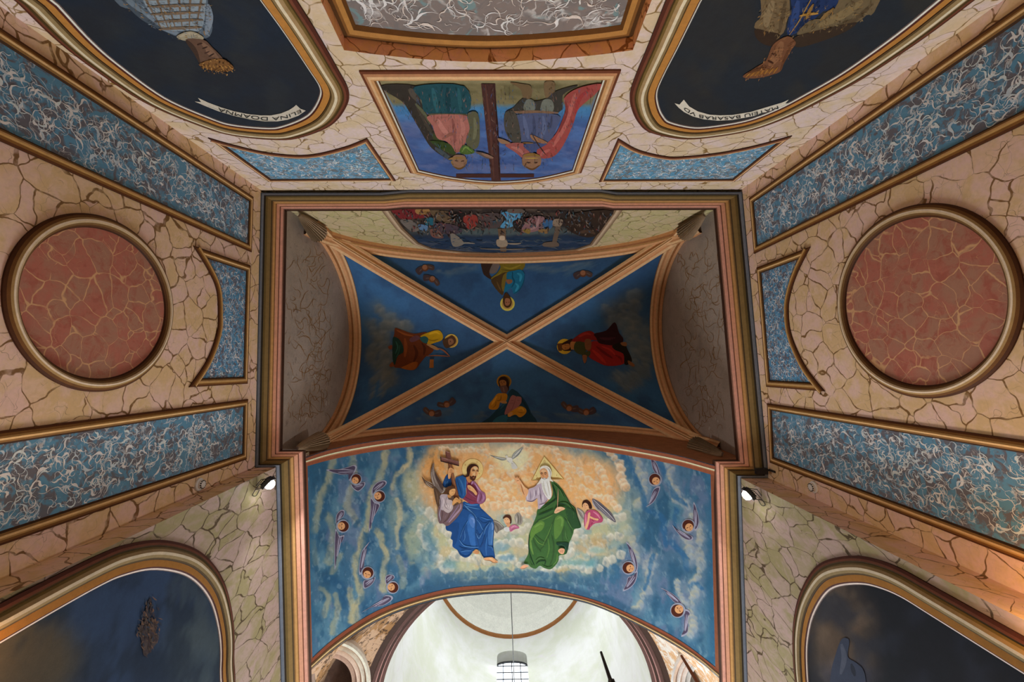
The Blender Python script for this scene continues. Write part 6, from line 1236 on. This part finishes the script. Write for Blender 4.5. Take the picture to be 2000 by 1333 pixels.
# sketched outlines and scrapes on the bare lunettes
def sketch(pl, box, n, seed, name, wall):
    rs = np.random.RandomState(seed); mb = MB(); x0, x1, y0, y1 = box
    for i in range(n):
        x, y = x0+(x1-x0)*rs.rand(), y0+(y1-y0)*rs.rand(); a = rs.rand()*6.28; P = [(x, y)]
        for k in range(rs.randint(3, 7)):
            a += rs.randn()*.9; x += math.cos(a)*6; y += math.sin(a)*9; P.append((x, y))
        if all(x0-10 < p[0] < x1+6 for p in P): dab(mb, pl, ribbon(P, 1.0, .8), lin('5c4326', GV), .003+i*.00002)
    for i in range(7):
        x, y = x0+(x1-x0)*rs.rand(), y1-(y1-y0)*.3*rs.rand(); q = circle(x, y, .8+1.2*rs.rand(), 1.5+3.5*rs.rand(), 9); dab(mb, pl, [(u+rs.randn()*.7, v+rs.randn()*1.2) for u, v in q], lin('7d7872', GV*1.2), .004)
    mb.build(name, M_PIG, bpy.data.objects[wall])['kind'] = 'stuff'
sketch(pL, (566, 645, 500, 820), 110, 4, 'charcoal_sketch', 'wall_lunette_left'); sketch(pR, (1325, 1412, 490, 850), 110, 8, 'charcoal_sketch', 'wall_lunette_right')

# ------------------------------------------------------------------ fittings
def emit(name, col, s):
    m = bpy.data.materials.new(name); m.use_nodes = True; b = m.node_tree.nodes['Principled BSDF']; b.inputs['Emission Color'].default_value = (*col, 1); b.inputs['Emission Strength'].default_value = s; b.inputs['Base Color'].default_value = (.8, .8, .8, 1); return m
M_LED = emit('lit_led_face', (.95, .98, 1), 40)
def floodlight(px, py, H, pl, aim, label, power):
    c = at_h(px, py, H); t = thing('floodlight', label, 'lamp', c)
    d = _norm(np.array(aim)-c); rot = Vector(d).to_track_quat('-Z', 'Y').to_matrix(); R = np.array(rot)
    DK = (.03, .03, .032)
    mb = MB(); mb.box(c-d*.04, (.19, .15, .06), DK, R); 
    for k in range(5): mb.box(c-d*.085+R[:, 0]*(-.07+.035*k), (.008, .13, .03), DK, R)
    hs = mb.build('housing', M_METAL, t)
    mb = MB(); mb.lathe(c-d*.01, d, [(.078, 0), (.078, .012), (.066, .045), (.04, .07), (.001, .08)], (.9, .9, .9), 24); mb.build('lit_lens', M_LED, hs)
    w = c-pl.n*np.dot(c-pl.o, pl.n)
    mb = MB(); s = R[:, 0]; mb.tube([c-d*.04+s*.10, c-d*.04+s*.115, w+s*.115+pl.n*.0, w+s*.0+pl.n*.012, w-s*.115, c-d*.04-s*.115, c-d*.04-s*.10], .007, DK, 6); mb.build('bracket', M_METAL, t)
    mb = MB(); P = [c-d*.07, c-d*.12+np.array([0, 0, -.05]), w+pl.n*.02+np.array([0, .10, -.12]), w+pl.n*.015+np.array([0, .16, -.02]), w+pl.n*.015+np.array([0, .10, .08])]
    mb.tube(cat(P, False, 6), .006, (.02, .02, .02), 6); mb.build('power_cable', M_METAL, hs)
    l = area('floodlight_beam', c+d*.085, aim, .15, power, FLOOD_COL, .11, 132); l.parent = t; l.matrix_parent_inverse = Matrix.Translation(-Vector(t.location))
floodlight(527, 947, 7.35, pPL, FLOOD_AIM_L, 'lit white floodlight on the left pier beside the arch', FLOOD_W)
floodlight(1459, 968, 7.35, pPR, FLOOD_AIM_R, 'lit white floodlight on the right pier beside the arch', FLOOD_W)
def detector(px, py, pl, label):
    c = pl.hit(px, py); t = thing('smoke_detector', label, 'detector', c); W_ = (.82, .80, .77)
    mb = MB(); mb.lathe(c, pl.n, [(.088, 0), (.088, .018), (.080, .026), (.058, .030)], W_, 28); mb.build('base_plate', M_METAL, t)
    mb = MB(); mb.lathe(c, pl.n, [(.062, .028), (.062, .050), (.052, .066), (.03, .074), (.001, .076)], W_, 28); sc_ = mb.build('sensor_cap', M_METAL, t)
    a = pl.e1; b = pl.e2; mb = MB()
    for k in range(12):
        q = 2*math.pi*k/12; p = c+pl.n*.060+(a*math.cos(q)+b*math.sin(q))*.052; mb.box(p, (.016, .016, .016), (.02, .02, .02))
    mb.build('vent_slots', M_METAL, sc_)['kind'] = 'stuff'
detector(388, 947, pL, 'white round smoke detector on the left wall below the blue panel')
detector(1591, 952, pR, 'white round smoke detector on the right wall below the blue panel')
c = at_h(1487, 921, 7.9); t = thing('bracket_box', 'small dark bracket box under the cornice by the right floodlight', 'bracket', c)
mb = MB(); mb.box(c, (.20, .10, .07), (.02, .02, .025)); mb.build('box', M_METAL, t)
mb = MB(); mb.tube([c+np.array([.08, 0, 0]), c+np.array([.14, -.02, 0]), c+np.array([.16, -.02, -.15])], .02, (.03, .025, .02), 8); mb.build('arm', M_METAL, t)
# chandelier cable in the drum
top = np.array([rc[0]+CAB_DX, rc[1], CAM[2]+HTOP+2.6])
t = thing('hanging_cable', 'thin black cable hanging down the middle of the white drum', 'cable', top)
mb = MB(); mb.tube([top, np.array([top[0], top[1], CAM[2]+6.0])], .017, (.004, .004, .004), 6); mb.build('wire', M_METAL, t)
mb = MB(); mb.tube([np.array([top[0]+.9*math.cos(a), top[1]+.9*math.sin(a), CAM[2]+6.0]) for a in np.linspace(0, 2*math.pi, 25)], .03, (.02, .015, .01), 6)
for a in np.linspace(0, 2*math.pi, 6, endpoint=False): mb.tube([np.array([top[0], top[1], CAM[2]+6.6]), np.array([top[0]+.9*math.cos(a), top[1]+.9*math.sin(a), CAM[2]+6.0])], .015, (.02, .015, .01), 5)
mb.build('hoop', M_METAL, t)
l = point('added_arch_fill', np.array([top[0], top[1], CAM[2]+6.35]), ARCH_FILL_W, (1, .93, .84), .5); l.parent = t; l.matrix_parent_inverse = Matrix.Translation(-Vector(t.location))  # no bulbs modelled; point light added to brighten the painted arch
# two iron candle pikes of a tall candelabrum in front of the arch
HT = 2.0
def pike(px, py, label, col):
    tip = at_h(px, py, HT); t = thing('candle_pike', label, 'candle stand', (tip[0], tip[1], 0))
    x, y, zt = tip
    mb = MB(); mb.tube([(x, y, zt), (x, y, zt-.19)], [.0055, .0085], col, 8); mb.build('candle', M_METAL, t)
    mb = MB(); mb.lathe([x, y, zt-.215], [0, 0, 1], [(.004, 0), (.016, .002), (.020, .012), (.014, .03), (.010, .045)], [col]*4, 16); mb.box((x, y, zt-.205), (.052, .014, .012), col); mb.box((x, y, zt-.205), (.014, .052, .012), col); mb.build('drip_cup', M_METAL, t)
    mb = MB(); mb.tube([(x, y, zt-.21), (x, y, .03)], .0085, col, 8); mb.build('pole', M_METAL, t)
    mb = MB(); mb.lathe([x, y, 0], [0, 0, 1], [(.13, 0), (.13, .02), (.05, .04), (.01, .06)], [col]*3, 20); mb.build('foot', M_METAL, t)
pike(1174, 1275, 'candle pike, coloured dark as a backlit silhouette, rising against the white drum', (.012, .010, .010))  # near-black colour stands in for backlight on this iron pike
pike(1331, 1282, 'brown candle pike in front of the right pendentive', lin('6a3f22', .5))
# wall sconces low on the piers, just out of the picture
for pl, sx, nm in ((pPL, 1, 'left'), (pPR, -1, 'right')):
    b = pl.w(*pl.abw(np.array([0, 2.03, CAM[2]+3.10]))); g_ = b+pl.n*.13
    t = thing('wall_sconce', 'warm wall sconce low on the %s passage wall, below the picture' % nm, 'lamp', b)
    mb = MB(); mb.tube([b, b+pl.n*.12+np.array([0, 0, -.06]), g_+np.array([0, 0, -.05])], .012, lin('8a6a30', 1), 8); mb.build('arm', M_METAL, t)
    mb = MB(); mb.lathe(g_+np.array([0, 0, -.06]), [0, 0, 1], [(.03, 0), (.08, .04), (.10, .12)], [lin('8a6a30', 1)]*2, 20); mb.build('cup', M_METAL, t)
    l = point('sconce_bulb', g_+np.array([0, 0, .10]), SCONCE_W, (1, .55, .2), .05); l.parent = t; l.matrix_parent_inverse = Matrix.Translation(-Vector(t.location))

# warm lamp of the gallery below the recess in the back wall, out of the picture
b = pB.w(*pB.abw(np.array([.5, 0, CAM[2]+2.3]))); t = thing('gallery_lamp', 'warm gallery lamp under the recess of the back wall, below the picture', 'lamp', b)
mb = MB(); mb.tube([b, b+pB.n*.2+np.array([0, 0, .05]), b+pB.n*.3+np.array([0, 0, .1])], .012, lin('8a6a30', 1), 8); mb.build('arm', M_METAL, t)
mb = MB(); mb.lathe(b+pB.n*.3+np.array([0, 0, .1]), [0, 0, 1], [(.03, 0), (.08, .04), (.10, .12)], [lin('8a6a30', 1)]*2, 20); mb.build('cup', M_METAL, t)
l = point('gallery_bulb', b+pB.n*.3+np.array([0, 0, .28]), LOFT_W, (1, .62, .32), .06); l.parent = t; l.matrix_parent_inverse = Matrix.Translation(-Vector(t.location))
